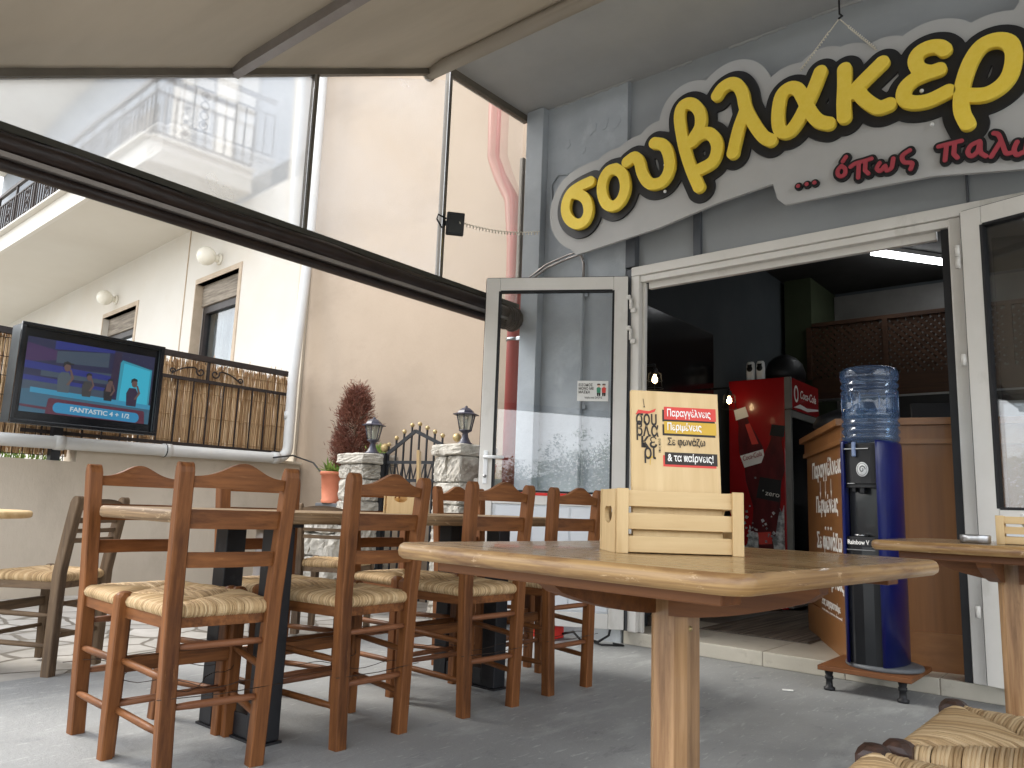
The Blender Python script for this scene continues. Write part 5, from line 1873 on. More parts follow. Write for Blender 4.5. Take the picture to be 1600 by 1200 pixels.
def make_chair(w, label, group, kind='chestnut'):
    tall = kind == 'chestnut'
    t = thing('rush_chair', label, 'chair', (0, 0, 0), 0, group)
    wx, wy, wz = M[w + '_x'], M[w + '_y'], M[w + '_z']
    H = 0.92 if tall else 0.80
    zs = 0.495 if tall else 0.445
    ry, fy, rx, fx = 0.152, 0.192, 0.165, -0.175
    lean = 0.03 if tall else 0.055

    def by(z):                                    # the rear posts splay a little towards the top
        return (0.140 if tall else 0.150) + (0.032 if tall else 0.012) * z / 0.92

    def bx(z):                                    # how far back the rear post stands at a height
        return rx + (0 if z < zs else lean * ((z - zs) / (H - zs)) ** 1.1)
    for s in (-1, 1):
        m = MB()
        rings = []
        for z in (0, 0.004, 0.2, zs, 0.6, 0.72, H - 0.03, H - 0.014, H - 0.004, H):
            sx = 0.044 if z < H - 0.02 else (0.036 if z < H - 0.01 else (0.024 if z < H - 0.002 else 0.010))
            rings.append(rrect(bx(z), s * by(z), z, sx, 0.046, 0.0035))
        m.loft(rings)
        m.build('leg', wz, t)
        m = MB()
        m.loft([rrect(fx + 0.004, s * fy, 0, 0.036, 0.036, 0.003), rrect(fx, s * fy, 0.30, 0.044, 0.044, 0.0035), rrect(fx, s * fy, zs - 0.004, 0.045, 0.045, 0.004), rrect(fx, s * fy, zs + 0.004, 0.040, 0.040, 0.010), rrect(fx, s * fy, zs + 0.009, 0.030, 0.030, 0.009), rrect(fx, s * fy, zs + 0.011, 0.014, 0.014, 0.005)])
        m.build('leg', wz, t)
    # crest rail with its curved top
    m = MB()
    zt = H - 0.075 if tall else H - 0.065
    n = 24
    vs, fs = [], []
    half = by(zt + 0.03) - 0.018
    for i in range(n + 1):
        y = -half + 2 * half * i / n
        u = y / half
        bell = math.exp(-(u * 2.1) ** 2) * 0.046 if tall else 0.02 * (1 - u * u)
        bow = 0.016 * (1 - u * u)
        for (dz, dx) in ((0, 0), (0.034 + bell, 0), (0.034 + bell, 0.021), (0, 0.021)):
            z = zt + dz
            vs.append((bx(z) - 0.010 + dx + bow, y, z))
    for i in range(n):
        for k in range(4):
            fs.append([i * 4 + k, i * 4 + (k + 1) % 4, i * 4 + 4 + (k + 1) % 4, i * 4 + 4 + k])
    fs += [[0, 1, 2, 3], [n * 4 + 3, n * 4 + 2, n * 4 + 1, n * 4]]
    m.add(vs, fs)
    m.build('crest_rail', wy, t)
    for (za, zb) in (((0.722, 0.780), (0.606, 0.652)) if tall else ((0.675, 0.70), (0.630, 0.65), (0.585, 0.607))):
        m = MB()
        vs, fs = [], []
        half = by(za) - 0.018
        for i in range(13):
            y = -half + 2 * half * i / 12
            bow = 0.016 * (1 - (y / half) ** 2)
            for z, dx in ((za, 0), (zb, 0), (zb, 0.016), (za, 0.016)):
                vs.append((bx(z) - 0.008 + dx + bow, y, z))
        for i in range(12):
            for k in range(4):
                fs.append([i * 4 + k, i * 4 + (k + 1) % 4, i * 4 + 4 + (k + 1) % 4, i * 4 + 4 + k])
        fs += [[0, 1, 2, 3], [51, 50, 49, 48]]
        m.add(vs, fs)
        m.build('back_slat', wy, t)
    # seat rails and woven seat
    m = MB()
    za, zb = zs - 0.066, zs - 0.032
    m.beam((rx - 0.012, -ry, (za + zb) / 2), (rx - 0.012, ry, (za + zb) / 2), 0.018, zb - za)
    m.beam((fx + 0.012, -fy, (za + zb) / 2), (fx + 0.012, fy, (za + zb) / 2), 0.018, zb - za)
    for s in (-1, 1):
        m.beam((rx, s * (ry + 0.004), (za + zb) / 2 - 0.001), (fx, s * (fy + 0.004), (za + zb) / 2 - 0.001), 0.018, zb - za)
    m.build('seat_rail', wx, t)
    cs = [(rx - 0.008, -ry - 0.006), (rx - 0.008, ry + 0.006), (fx + 0.004, fy - 0.002), (fx + 0.004, -fy + 0.002)]
    st = rush_seat(cs, zs)
    st.build('seat', M['straw'], t, recalc=False)
    m = MB()
    m.prism([(rx - 0.02, -ry + 0.01), (rx - 0.02, ry - 0.01), (fx + 0.02, fy - 0.02), (fx + 0.02, -fy + 0.02)], (0, 0, zs - 0.03), (1, 0, 0), (0, 1, 0), 0.012)
    m.build('seat_core', M['straw_dark'], t)
    # stretchers
    hs_r = (0.375, 0.205) if tall else (0.31, 0.17)
    for z in hs_r:
        m = MB()
        m.tube([(bx(z), -by(z), z), (bx(z), -by(z) * 0.5, z), (bx(z), by(z) * 0.5, z), (bx(z), by(z), z)], [0.0085, 0.0115, 0.0115, 0.0085], 10)
        m.build('stretcher', M['dowel'] if tall else wy, t)
    for s in (-1, 1):
        for z in ((0.285, 0.135) if tall else (0.26, 0.13)):
            m = MB()
            a, b = Vector((rx, s * ry, z)), Vector((fx, s * fy, z + 0.012))
            m.tube([a, a.lerp(b, 0.25), a.lerp(b, 0.75), b], [0.0085, 0.0115, 0.0115, 0.0085], 10)
            m.build('stretcher', wx, t)
    m = MB()
    m.span((fx - 0.009, -fy + 0.02, 0.255), (fx + 0.009, fy - 0.02, 0.300), bev=0.003)
    m.build('stretcher', wy, t)
    m = MB()
    m.tube([(fx, -fy, 0.16), (fx, 0, 0.161), (fx, fy, 0.16)], [0.009, 0.0115, 0.009], 10)
    m.build('stretcher', M['dowel'] if tall else wy, t)
    # bracing wire twisted between the legs
    if tall:
        m = MB()
        for (a, b) in (((rx, -ry - 0.02, 0.235), (fx, fy + 0.02, 0.25)), ((rx, ry + 0.02, 0.24), (fx, -fy - 0.02, 0.245))):
            a, b = Vector(a), Vector(b)
            m.tube([a.lerp(b, i / 16) + Vector((0, 0.006 * math.sin(i * 1.9), 0.012 * math.sin(i * 0.8) - 0.014 * math.sin(i / 16 * 3.14))) for i in range(17)], 0.0013, 5)
        m.tube([(rx + 0.02, -ry - 0.03, 0.236), (rx + 0.024, 0, 0.232), (rx + 0.02, ry + 0.05, 0.238)], 0.0014, 5)
        m.build('bracing_wire', M['wire'], t)
    return t


GC = 'chestnut rush seat chairs around the long dark table'
c0 = make_chair('chair', 'nearest chestnut rush seat chair, front left, with its back to the camera', GC)
c0.location = (-2.405, 1.362, 0)
c0.rotation_euler = (0, 0, R_(-8))
for (x, y, r, lab) in (
        (-2.335, 1.895, 1, 'second chestnut chair of the near row, right behind the front left chair'),
        (-2.310, 2.512, -4, 'third chestnut chair of the near row, behind the left corner of the foreground table'),
        (-2.305, 3.055, -3, 'fourth and farthest chestnut chair of the near row, in front of the white door panel'),
        (-2.755, 1.368, 181, 'leftmost chestnut chair, across the long dark table and facing the camera'),
        (-2.765, 1.880, 180, 'chestnut chair across the long table, mostly hidden behind the front left chair'),
        (-2.760, 2.560, 180, 'chestnut chair across the long table, seen behind the second near chair and the small crate'),
        (-2.765, 3.130, 180, 'chestnut chair across the long table, in front of the nearer stone pillar')):
    dup(c0, (x, y, 0), R_(r), lab)
GF = 'rush seat chairs tucked under the foreground table'
c1 = make_chair('ebony', 'rush seat chair in the bottom right corner, its dark corner knobs showing', GF)
c1.location = (-0.150, 1.545, 0)
c1.rotation_euler = (0, 0, R_(-1))
c1.scale = (1, 1, 0.968)
dup(c1, (-0.172, 1.112, 0), R_(1), 'rush seat at the bottom edge of the picture, nearer than its neighbour')
GD = 'small weathered chairs at the round tables'
c2 = make_chair('old', 'small weathered grey brown chair on the paving by the left round table', GD, 'old')
c2.location = (-4.08, 1.52, 0)
c2.rotation_euler = (0, 0, R_(30))
dup(c2, (-4.12, 3.20, 0), R_(-60), 'small weathered chair far back, mostly hidden behind the chestnut chairs')


# ------------------------------------------------------------------ tables
def top_rings(cx, cy, hx, hy, rc, zt, th, seg=6):
    prof = [(0.010, zt - th), (0.002, zt - th + 0.006), (0, zt - th * 0.55), (0.001, zt - 0.009), (0.004, zt - 0.0035), (0.010, zt)]
    rings = []
    for ins, z in prof:
        r = max(0.004, rc - ins)
        ring = []
        for qx, qy, a0 in ((1, 1, 0), (-1, 1, 90), (-1, -1, 180), (1, -1, 270)):
            for k in range(seg + 1):
                a = R_(a0 + 90 * k / seg)
                ring.append(Vector((cx + qx * (hx - ins - r) + r * math.cos(a), cy + qy * (hy - ins - r) + r * math.sin(a), z)))
        rings.append(ring)
    return rings


def oak_table(cx, cy, hx, hy, zt, label, rz=0.0):
    t = thing('pedestal_table', label, 'table', (cx, cy, 0), rz, 'oak pedestal tables on the terrace')
    m = MB()
    rg_ = top_rings(0, 0, hx, hy, 0.045, zt, 0.030)
    m.mi = 1
    m.loft(rg_, smooth=True, cap=False)
    m.mi = 0
    m.add(rg_[-1], [list(range(len(rg_[-1])))])
    m.add(rg_[0], [list(range(len(rg_[0])))])
    m.v = [wm(t) @ v for v in m.v]
    m.build('tabletop', [M['oak_top'], M['oak_edge']], t)
    zb = zt - 0.0305

    def arm(d, L, lo, hi):
        """arched bearer: deep at the post, rising to the tip"""
        d = Vector(d)
        u = Vector((-d.y, d.x, 0))
        n = 12
        prof = []
        for i in range(n + 1):
            s = 0.02 + (L - 0.02) * i / n
            f = i / n
            prof.append((s, zb - hi * (1 - f ** 1.7) - 0.028 * (1 if f < 1 else 0.7)))
        poly = [(0.02, zb)] + [(L - 0.015, zb), (L, zb - 0.008)] + prof[::-1]
        o = -u * 0.019
        m = MB()
        m.prism(poly, tuple(o), tuple(d), (0, 0, 1), -0.038 if d.cross(Vector((0, 0, 1))).dot(u) > 0 else 0.038)
        m.v = [wm(t) @ v for v in m.v]
        m.build('bearer', M['dark_oak_x'], t)
    for d, L in (((1, 0, 0), hx - 0.06), ((-1, 0, 0), hx - 0.06), ((0, 1, 0), hy - 0.08), ((0, -1, 0), hy - 0.08)):
        arm(d, L, 0.03, 0.062)
    for s in (-1, 1):
        m = MB()
        m.span((-hx + 0.07, s * (hy - 0.10) - 0.03, zb - 0.022), (hx - 0.07, s * (hy - 0.10) + 0.03, zb - 0.0005), bev=0.003)
        m.v = [wm(t) @ v for v in m.v]
        m.build('batten', M['dark_oak_x'], t)
    m = MB()
    rings = [rrect(0, 0, z, 0.082, 0.082, 0.018) for z in (0.05, 0.3, 0.5, zb - 0.03)]
    m.loft(rings)
    m.v = [wm(t) @ v for v in m.v]
    m.build('leg', M['oak_z'], t)
    m = MB()
    m.ball((0.0395, -0.012, zb - 0.115), 0.0062, 8)
    m.v = [wm(t) @ v for v in m.v]
    m.build('screw', M['gold'], t)
    m = MB()
    m.span((-0.30, -0.04, 0.0), (0.30, 0.04, 0.052), bev=0.006)
    m.span((-0.04, 0.041, 0.0), (0.04, 0.30, 0.052), bev=0.006)
    m.span((-0.04, -0.30, 0.0), (0.04, -0.041, 0.052), bev=0.006)
    m.v = [wm(t) @ v for v in m.v]
    m.build('foot', M['dark_oak_x'], t)
    return t


oak_table(-0.755, 1.444, 0.376, 0.438, 0.745, 'worn oak table in the foreground with the menu board crate on it', R_(-4.5))
oak_table(-0.355, 2.93, 0.33, 0.375, 0.765, 'worn oak table at the right edge with the steel ashtray on it')

lt = thing('long_table', 'long narrow table with a worn plank top on black steel posts', 'table', (-2.56, 2.28, 0))
m = MB()
rg_ = top_rings(-2.56, 2.28, 0.295, 1.10, 0.03, 0.776, 0.040)
m.mi = 1
m.loft(rg_, smooth=True, cap=False)
m.mi = 0
m.add(rg_[-1], [list(range(len(rg_[-1])))])
m.add(rg_[0], [list(range(len(rg_[0])))])
m.build('tabletop', [M['long_top'], M['long_edge']], lt)
for y in (1.62, 2.82):
    for x in (-2.71, -2.40):
        m = MB().span((x - 0.04, y - 0.04, 0.008), (x + 0.04, y + 0.04, 0.722), bev=0.004)
        m.build('leg', M['black_metal'], lt)
    MB().span((-2.669, y - 0.035, 0.008), (-2.441, y + 0.035, 0.085), bev=0.004).build('crossbar', M['black_metal'], lt)
    MB().span((-2.76, y - 0.045, 0.0), (-2.35, y + 0.045, 0.0075)).build('base_plate', M['black_metal'], lt)
    MB().span((-2.78, y - 0.05, 0.7225), (-2.33, y + 0.05, 0.7355)).build('top_plate', M['black_metal'], lt)


def round_table(c, r, zt, label, ped='barrel'):
    t = thing('round_table', label, 'table', (c[0], c[1], 0), 0, 'round tables on the paving')
    m = MB()
    m.lathe([(r - 0.012, zt - 0.034), (r - 0.002, zt - 0.028), (r, zt - 0.016), (r - 0.002, zt - 0.006), (r - 0.01, zt)], c, 48)
    m.build('tabletop', M['pine_x'], t)
    m = MB()
    q = 0.205 if ped == 'barrel' else 0.05
    pr = [(q * 0.95, -0.01), (q, 0.01)]
    for k in range(5):
        z = 0.08 + k * 0.12
        pr += [(q, z), (q * 1.06, z + 0.012), (q * 1.06, z + 0.02), (q, z + 0.032)]
    pr += [(q, zt - 0.04)]
    m.lathe(pr, c, 28)
    m.build('pedestal', M['plastic_black'] if ped == 'barrel' else M['grey_alu'], t)


round_table((-4.47, 1.14), 0.375, 0.715, 'pale round table on a black barrel pedestal at the left edge')
round_table((-4.40, 2.86), 0.24, 0.672, 'small pale round table edge behind the chestnut chairs, by the stone ledge', 'post')


# ------------------------------------------------------------------ crates and what stands on the tables
def crate(loc, ang, label, L=0.245, D=0.125, H=0.118, board=None):
    t = thing('table_crate', label, 'crate', loc, ang, 'pale wooden crates on the tables')
    T = wm(t)
    for z in (0.002, 0.044 * H / 0.118, 0.086 * H / 0.118):
        for ya in (0.0, D - 0.007):
            m = MB()
            m.span((0.009, ya, z), (L - 0.009, ya + 0.007, z + 0.030 * H / 0.118), bev=0.0012)
            m.v = [T @ v for v in m.v]
            m.build('slat', M['pine_x'], t)
    for x0_, x1_ in ((0.0, 0.0085), (L - 0.0085, L)):
        m = MB()
        # end board with a hand hole
        yc, zc = D / 2, 0.61 * H
        hole = []
        for i in range(24):
            a = 2 * math.pi * i / 24
            rr_ = 1.0 - 0.35 * max(0, math.cos(a - math.pi / 2)) ** 6
            hole.append((yc + 0.030 * math.cos(a), zc + 0.16 * H * math.sin(a) * rr_))
        outer = [(0.0075, 0), (D - 0.0075, 0), (D - 0.0075, H), (0.0075, H)]
        # ring between outer rectangle and hole, 24 sectors projected on the rectangle
        ring = []
        for i in range(24):
            a = 2 * math.pi * i / 24
            cx_, cz_ = math.cos(a), math.sin(a)
            k = min((D / 2 - 0.0075) / abs(cx_) if abs(cx_) > 1e-6 else 9, ((H - zc) if cz_ > 0 else zc) / abs(cz_) if abs(cz_) > 1e-6 else 9)
            ring.append((yc + k * cx_, zc + k * cz_))
        cor = [(0.0075, 0), (D - 0.0075, 0), (D - 0.0075, H), (0.0075, H)]
        for cc in cor:                              # snap the nearest sector to each corner
            j = min(range(24), key=lambda i: (ring[i][0] - cc[0]) ** 2 + (ring[i][1] - cc[1]) ** 2)
            ring[j] = cc
        vs = []
        for x in (x0_, x1_):
            vs += [(x, a, b) for a, b in ring] + [(x, a, b) for a, b in hole]
        fs = []
        for i in range(24):
            j = (i + 1) % 24
            fs.append([i, j, 24 + j, 24 + i])
            fs.append([48 + i, 48 + j, 72 + j, 72 + i])
            fs.append([24 + i, 24 + j, 72 + j, 72 + i])
            fs.append([i, j, 48 + j, 48 + i])
        m.add(vs, fs)
        m.v = [T @ v for v in m.v]
        m.build('end_board', M['pine_z'], t)
    for x in (0.0, L - 0.022):
        for ya in (-0.0065, D + 0.0003):
            m = MB()
            m.span((x, ya, 0), (x + 0.022, ya + 0.0062, H + 0.001), bev=0.001)
            m.v = [T @ v for v in m.v]
            m.build('corner_post', M['pine_z'], t)
    m = MB().span((0.009, 0.008, 0.001), (L - 0.009, D - 0.008, 0.006))
    m.v = [T @ v for v in m.v]
    m.build('base_board', M['pine_x'], t)
    return t


def menu_board(loc, ang, lean, w, h, label, printed=True):
    t = thing('menu_board', label, 'board', loc, ang, 'plywood boards standing in the crates')
    t.rotation_euler = (R_(-lean), 0, ang)
    T = wm(t)
    m = MB()
    m.span((0, 0, 0), (w, 0.012, h), bev=0.001)
    m.v = [T @ v for v in m.v]
    m.build('panel', M['pine_z'], t)
    if not printed:
        return t
    X3 = (T.to_3x3() @ Vector((1, 0, 0))).normalized()
    Z3 = (T.to_3x3() @ Vector((0, 0, 1))).normalized()
    N3 = X3.cross(Z3)

    def at(fx, fz, off=0.0006):
        return T @ Vector((fx * w, 0, fz * h)) + N3 * off

    def quad(x0_, x1_, z0_, z1_, mt, name, off):
        q = MB()
        q.add([at(x0_, z0_, off), at(x1_, z0_, off), at(x1_, z1_, off), at(x0_, z1_, off)], [[0, 1, 2, 3]])
        q.build(name, mt, t, recalc=False)
    # rows of fractions measured up the board (h covers the part above the crate and inside it)
    rows = [(0.817, 0.900, 'red_print', 'black_print', 'Παραγγέλνεις', 'white_print', 0.50),
            (0.727, 0.805, 'mustard_print', 'black_print', 'Περιμένεις', 'white_print', 0.39),
            (0.630, 0.700, None, None, 'Σε φωνάζω', 'black_print', 0.43),
            (0.528, 0.606, 'black_print', 'red_print', '& τα παίρνεις!', 'white_print', 0.52)]
    for z0_, z1_, c_, sh_, s_, tc_, wf in rows:
        if c_:
            quad(0.350, 0.955, z0_ - 0.014, z1_ - 0.020, M[sh_], 'banner_underlay', 0.0004)  # printed offset band behind the banner
            quad(0.370, 0.968, z0_, z1_, M[c_], 'banner', 0.0008)
        text(s_, M[tc_], t, at(0.400, z0_ + 0.022, 0.0014), X3, Z3, 0.0200, width=w * wf, bold=0.00035, ext=0.0002)
    for i, s_ in enumerate(('σου', 'βλα', 'κε', 'ρι')):
        text(s_, M['black_print'], t, at((0.045, 0.045, 0.095, 0.13)[i], 0.775 - i * 0.072, 0.001), X3, Z3, 0.040, width=w * (0.235, 0.25, 0.18, 0.13)[i], bold=0.0006, ext=0.0002, name='logo_lettering')
    text('όπως παλιά', M['black_print'], t, at(0.325, 0.60, 0.001), Z3, -X3, 0.007, width=h * 0.09, ext=0.0001, name='logo_lettering')
    q = MB()
    q.add([at(a, b, 0.0009) for a, b in ((0.045, 0.84), (0.075, 0.872), (0.14, 0.868), (0.20, 0.865), (0.28, 0.885), (0.262, 0.862), (0.19, 0.848), (0.12, 0.850))], [list(range(8))])
    q.build('logo_swoosh', M['red_print'], t, recalc=False)
    q = MB()
    q.add([at(a, b, 0.0009) for a, b in ((0.130, 0.945), (0.137, 0.945), (0.148, 0.90), (0.155, 0.888), (0.135, 0.888), (0.142, 0.90))], [list(range(6))])
    q.build('logo_skewer', M['black_print'], t, recalc=False)
    q = MB()
    q.add([at(a, b, 0.0009) for a, b in ((0.15, 0.575), (0.27, 0.575), (0.21, 0.562), (0.205, 0.52), (0.198, 0.52), (0.203, 0.562))], [list(range(6))])
    q.build('logo_skewer', M['mustard_print'], t, recalc=False)
    return t


CA = R_(46)
crate((-0.772, 1.243, 0.7452), CA, 'open slatted pine crate on the foreground table holding the printed menu board')
cd, cn = Vector((math.cos(CA), math.sin(CA), 0)), Vector((-math.sin(CA), math.cos(CA), 0))
b0 = Vector((-0.772, 1.243, 0.7527)) + cd * 0.036 + cn * 0.012
menu_board(tuple(b0), CA, 5, 0.176, 0.306, 'upright pine menu board with red, mustard and black lettered bands')
crate((-2.50, 2.37, 0.7762), R_(122), 'slatted pine crate with a hand hole on the long dark table', L=0.22, D=0.14, H=0.108)
menu_board((-2.535, 2.425, 0.7835), R_(133), 3, 0.16, 0.28, 'plain pine board seen edge on, standing in the crate on the long dark table', False)
crate((-0.378, 2.80, 0.7652), R_(5), 'slatted pine crate at the right edge of the picture, on the table with the ashtray', L=0.24, D=0.13, H=0.086)
m = MB()
for k in range(26):
    p = Vector((-0.30 + rnd(0, 0.11), 2.86 + rnd(-0.01, 0.04), 0.815 + rnd(0, 0.045)))
    rough_block(m, p, (rnd(0.02, 0.05), rnd(0.02, 0.04), rnd(0.01, 0.03)), Matrix.Rotation(rnd(0, 3), 3, 'Z'), 0.004, 3)
tag(m.build('paper_bundle', M['paper']), 'crumpled pale paper in the crate at the right edge', 'paper')
m = MB()
m.lathe([(0.038, 0.7655), (0.041, 0.768), (0.042, 0.788), (0.040, 0.791), (0.035, 0.791), (0.034, 0.776), (0.002, 0.774)], (-0.425, 2.74), 32, cap=False)
tag(m.build('ashtray', M['steel']), 'round brushed steel ashtray on the right table', 'ashtray')

m = MB()
m.span((-3.20, 4.10, 0.001), (-3.0, 4.22, 0.075), bev=0.008)
m.span((-3.19, 4.095, 0.0755), (-3.01, 4.225, 0.088), bev=0.004)
tag(m.build('tool_box', M['red_plastic']), 'red plastic box on the floor below the open glass door', 'box')
m = MB()
pts = [Vector((-3.0, 4.2, 0.03)), Vector((-2.93, 4.22, 0.05)), Vector((-2.86, 4.20, 0.012)), Vector((-2.80, 4.25, 0.01)), Vector((-2.74, 4.22, 0.012)), Vector((-2.70, 4.28, 0.05)), Vector((-2.68, 4.31, 0.2))]
m.tube(pts, 0.008, 6)
m.tube([(-2.75, 4.20, 0.008), (-2.68, 4.17, 0.008), (-2.62, 4.22, 0.008), (-2.58, 4.26, 0.008), (-2.66, 4.27, 0.009)], 0.006, 6)
tag(m.build('cable', M['cable']), 'black cable lying on the floor by the red plastic box', 'cable')
m = MB()
rough_block(m, (-1.42, 3.86, 0.004), (0.05, 0.03, 0.003), Matrix.Rotation(0.4, 3, 'Z'), 0.001, 3)
tag(m.build('scrap', M['paper']), 'scrap of pale paper on the concrete floor before the water cooler', 'paper scrap')

# ------------------------------------------------------------------ water cooler
st = thing('low_stand', 'low brown board stand on black adjustable feet under the water cooler', 'stand', (-1.115, 4.20, 0))
m = MB().span((-1.325, 4.0, 0.095), (-0.905, 4.42, 0.118), bev=0.003)
m.build('board', M['dark_oak_x'], st)
for (x, y, zb) in ((-1.285, 4.05, 0.0), (-0.955, 4.05, 0.0), (-1.285, 4.39, 0.0802), (-0.955, 4.39, 0.0802)):
    m = MB()
    if zb == 0:
        m.lathe([(0.026, 0.0), (0.027, 0.012), (0.017, 0.018), (0.015, 0.05), (0.02, 0.052), (0.02, 0.066), (0.016, 0.068), (0.022, 0.0945)], (x, y), 14)
    else:
        m.lathe([(0.022, zb), (0.022, 0.0945)], (x, y), 14)
    m.build('foot', M['plastic_black'], st)

wc = thing('water_cooler', 'royal blue and black water cooler standing before the counter', 'water cooler', (-1.095, 4.215, 0.118), R_(-7))
T = wm(wc) @ Matrix.Diagonal((0.80, 0.95, 1, 1))
z0c = 0.0


def wbuild(m, name, mt, parent=wc):
    m.v = [T @ v for v in m.v]
    return m.build(name, mt, parent)


def wtext(s, x, z, y, size, width, mt, name='lettering'):
    X3 = (T.to_3x3() @ Vector((1, 0, 0)))
    text(s, mt, wc, T @ Vector((x, y, z)), X3, (0, 0, 1), size, width=width, bold=0.0008, ext=0.0003, name=name)


m = MB()
m.lathe([(0.195, 0.0005), (0.20, 0.006), (0.198, 0.018), (0.185, 0.022)], (0.03, 0), 36, sy=0.92, sx=1.1)
wbuild(m, 'base_plate', M['cooler_grey'])
m = MB()
core = [(-0.10, -0.095), (0.10, -0.095), (0.13, -0.02), (0.12, 0.10), (0.07, 0.145), (-0.07, 0.145), (-0.12, 0.10), (-0.13, -0.02)]
m.prism(core, (0, 0, 0.022), (1, 0, 0), (0, 1, 0), 1.075)
wbuild(m, 'cabinet', M['cooler_black'])
for s in (-1, 1):
    m = MB()
    pl_ = [(0.100, -0.168), (0.118, -0.160), (0.140, -0.115), (0.153, -0.05), (0.155, 0.03), (0.143, 0.10), (0.118, 0.145), (0.085, 0.155), (0.085, 0.146), (0.122, 0.10), (0.132, -0.02), (0.103, -0.10)]
    pl_ = smooth(pl_ + [pl_[0]])[:-1]
    rings = []
    for z, k in ((0.022, 1.0), (1.06, 1.0), (1.088, 0.99), (1.10, 0.965)):
        rings.append([Vector((s * x * k, y * k, z)) for x, y in pl_])
    m.loft(rings, smooth=True)
    wbuild(m, 'side_shell', M['cooler_blue'])
m = MB()
fr_ = [(-0.099, -0.096), (-0.099, -0.150), (-0.06, -0.164), (0.0, -0.169), (0.06, -0.164), (0.099, -0.150), (0.099, -0.096)]
m.prism(fr_[::-1], (0, 0, 0.022), (1, 0, 0), (0, 1, 0), 0.556)
wbuild(m, 'lower_panel', M['cooler_black'])
m = MB()
m.prism(fr_[::-1], (0, 0, 0.58), (1, 0, 0), (0, 1, 0), 0.045)
wbuild(m, 'drip_tray', M['plastic_black'])
m = MB().prism([(x * 0.96, y * 0.97) for x, y in fr_][::-1], (0, 0, 0.8655), (1, 0, 0), (0, 1, 0), 0.015)
wbuild(m, 'tap_shelf', M['plastic_black'])
m = MB()
m.prism([(x, y * 0.94 if y < -0.1 else y) for x, y in fr_][::-1], (0, 0, 0.885), (1, 0, 0), (0, 1, 0), 0.20)
m.box((0.0, -0.13, 0.86), (0.03, 0.03, 0.05), None, 0.006)
m.box((-0.05, -0.13, 0.862), (0.025, 0.03, 0.04), None, 0.006)
wbuild(m, 'tap_housing', M['plastic_black'])
m = MB()
m.span((-0.09, -0.172, 1.055), (0.06, -0.150, 1.060), bev=0.001)
wbuild(m, 'silver_trim', M['steel'])
m = MB().span((-0.075, -0.170, 0.883), (-0.03, -0.158, 0.887), bev=0.001)
wbuild(m, 'silver_trim', M['steel'])
m = MB().span((-0.09, -0.172, 0.560), (0.08, -0.1695, 0.563))
wbuild(m, 'silver_trim', M['steel'])
m = MB().lathe([(0.035, 0.626), (0.04, 0.632), (0.034, 0.637)], (-0.02, -0.13), 18)
wbuild(m, 'drip_cup', M['steel'])
m = MB()
m.box((-0.03, -0.168, 1.055), (0.022, 0.02, 0.075), None, 0.006)
wbuild(m, 'tap_lever', mat('translucent_blue_grey', S(120, 136, 168), rough=0.3))
m = MB()
m.tube([(0.015, -0.158, 0.955), (0.015, -0.1625, 0.955)], 0.036, 28)
wbuild(m, 'round_emblem', M['white_paint'])
m = MB()
pts = [Vector((0.015 + 0.020 * math.cos(a) * (1 - a / 9), -0.1635, 0.955 + 0.020 * math.sin(a) * (1 - a / 9))) for a in [i * 0.35 for i in range(22)]]
m.tube(pts, 0.0028, 5)
m.tube([Vector((0.015, -0.163, 0.955)) + Vector((0.030 * math.cos(i * 0.35), 0, 0.030 * math.sin(i * 0.35))) for i in range(19)], 0.0012, 4)
wbuild(m, 'emblem_print', M['cooler_grey'])
wtext('Rainbow V', -0.085, 0.588, -0.1712, 0.030, 0.105, M['white_print'])

bt = thing('water_bottle', 'ribbed translucent blue water bottle upside down on the cooler', 'bottle', (-1.115, 4.215, 1.19))
m = MB()
bc = (-1.095, 4.215)
pf = [(0.028, 1.175), (0.05, 1.19), (0.10, 1.212), (0.132, 1.222), (0.136, 1.235)]
z = 1.235
for k in range(3):
    pf += [(0.138, z + 0.006), (0.129, z + 0.016), (0.129, z + 0.022), (0.138, z + 0.033)]
    z += 0.037
pf += [(0.139, 1.355), (0.136, 1.362), (0.136, 1.465), (0.139, 1.472)]
z = 1.472
for k in range(2):
    pf += [(0.139, z + 0.004), (0.130, z + 0.016), (0.130, z + 0.022), (0.139, z + 0.034)]
    z += 0.036
pf += [(0.140, 1.552), (0.140, 1.578), (0.134, 1.594), (0.118, 1.603), (0.08, 1.600), (0.05, 1.592), (0.001, 1.590)]
m.lathe(pf, bc, 48, cap=False)
m.build('shell', M['bottle'], bt)
m = MB()
m.lathe([(0.05, 1.20), (0.126, 1.23), (0.127, 1.36), (0.127, 1.385), (0.001, 1.386)], bc, 36, cap=False)
m.build('water', M['water'], bt)
m = MB()
for a0 in (-150, -95, -40):
    for (za, zb) in ((1.37, 1.455),):
        a1 = a0 + 38
        pts = []
        for a, z in ((a0, za), (a1, za), (a1, zb), (a0, zb), (a0, za)):
            pts.append((bc[0] + 0.1375 * math.cos(R_(a)), bc[1] + 0.1375 * math.sin(R_(a)), z))
        pp = []
        for p, q in zip(pts[:-1], pts[1:]):
            for k in range(5):
                w = Vector(p).lerp(Vector(q), k / 5)
                rr = 0.1375 / math.hypot(w.x - bc[0], w.y - bc[1])
                pp.append((bc[0] + (w.x - bc[0]) * rr, bc[1] + (w.y - bc[1]) * rr, w.z))
        pp.append(pp[0])
        m.tube(pp, 0.0035, 6)
m.build('grip_ridges', M['bottle'], bt)

# ------------------------------------------------------------------ counter
ct = thing('service_counter', 'brown veneered service counter with white Greek lettering on its left side', 'counter', (-1.0, 5.0, 0.08))
kc, kl = Vector((-1.298, 4.434)), Vector((-1.84, 5.45))
kd = Vector((0.967, 0.246)).normalized()
kr = kc + kd * 2.6


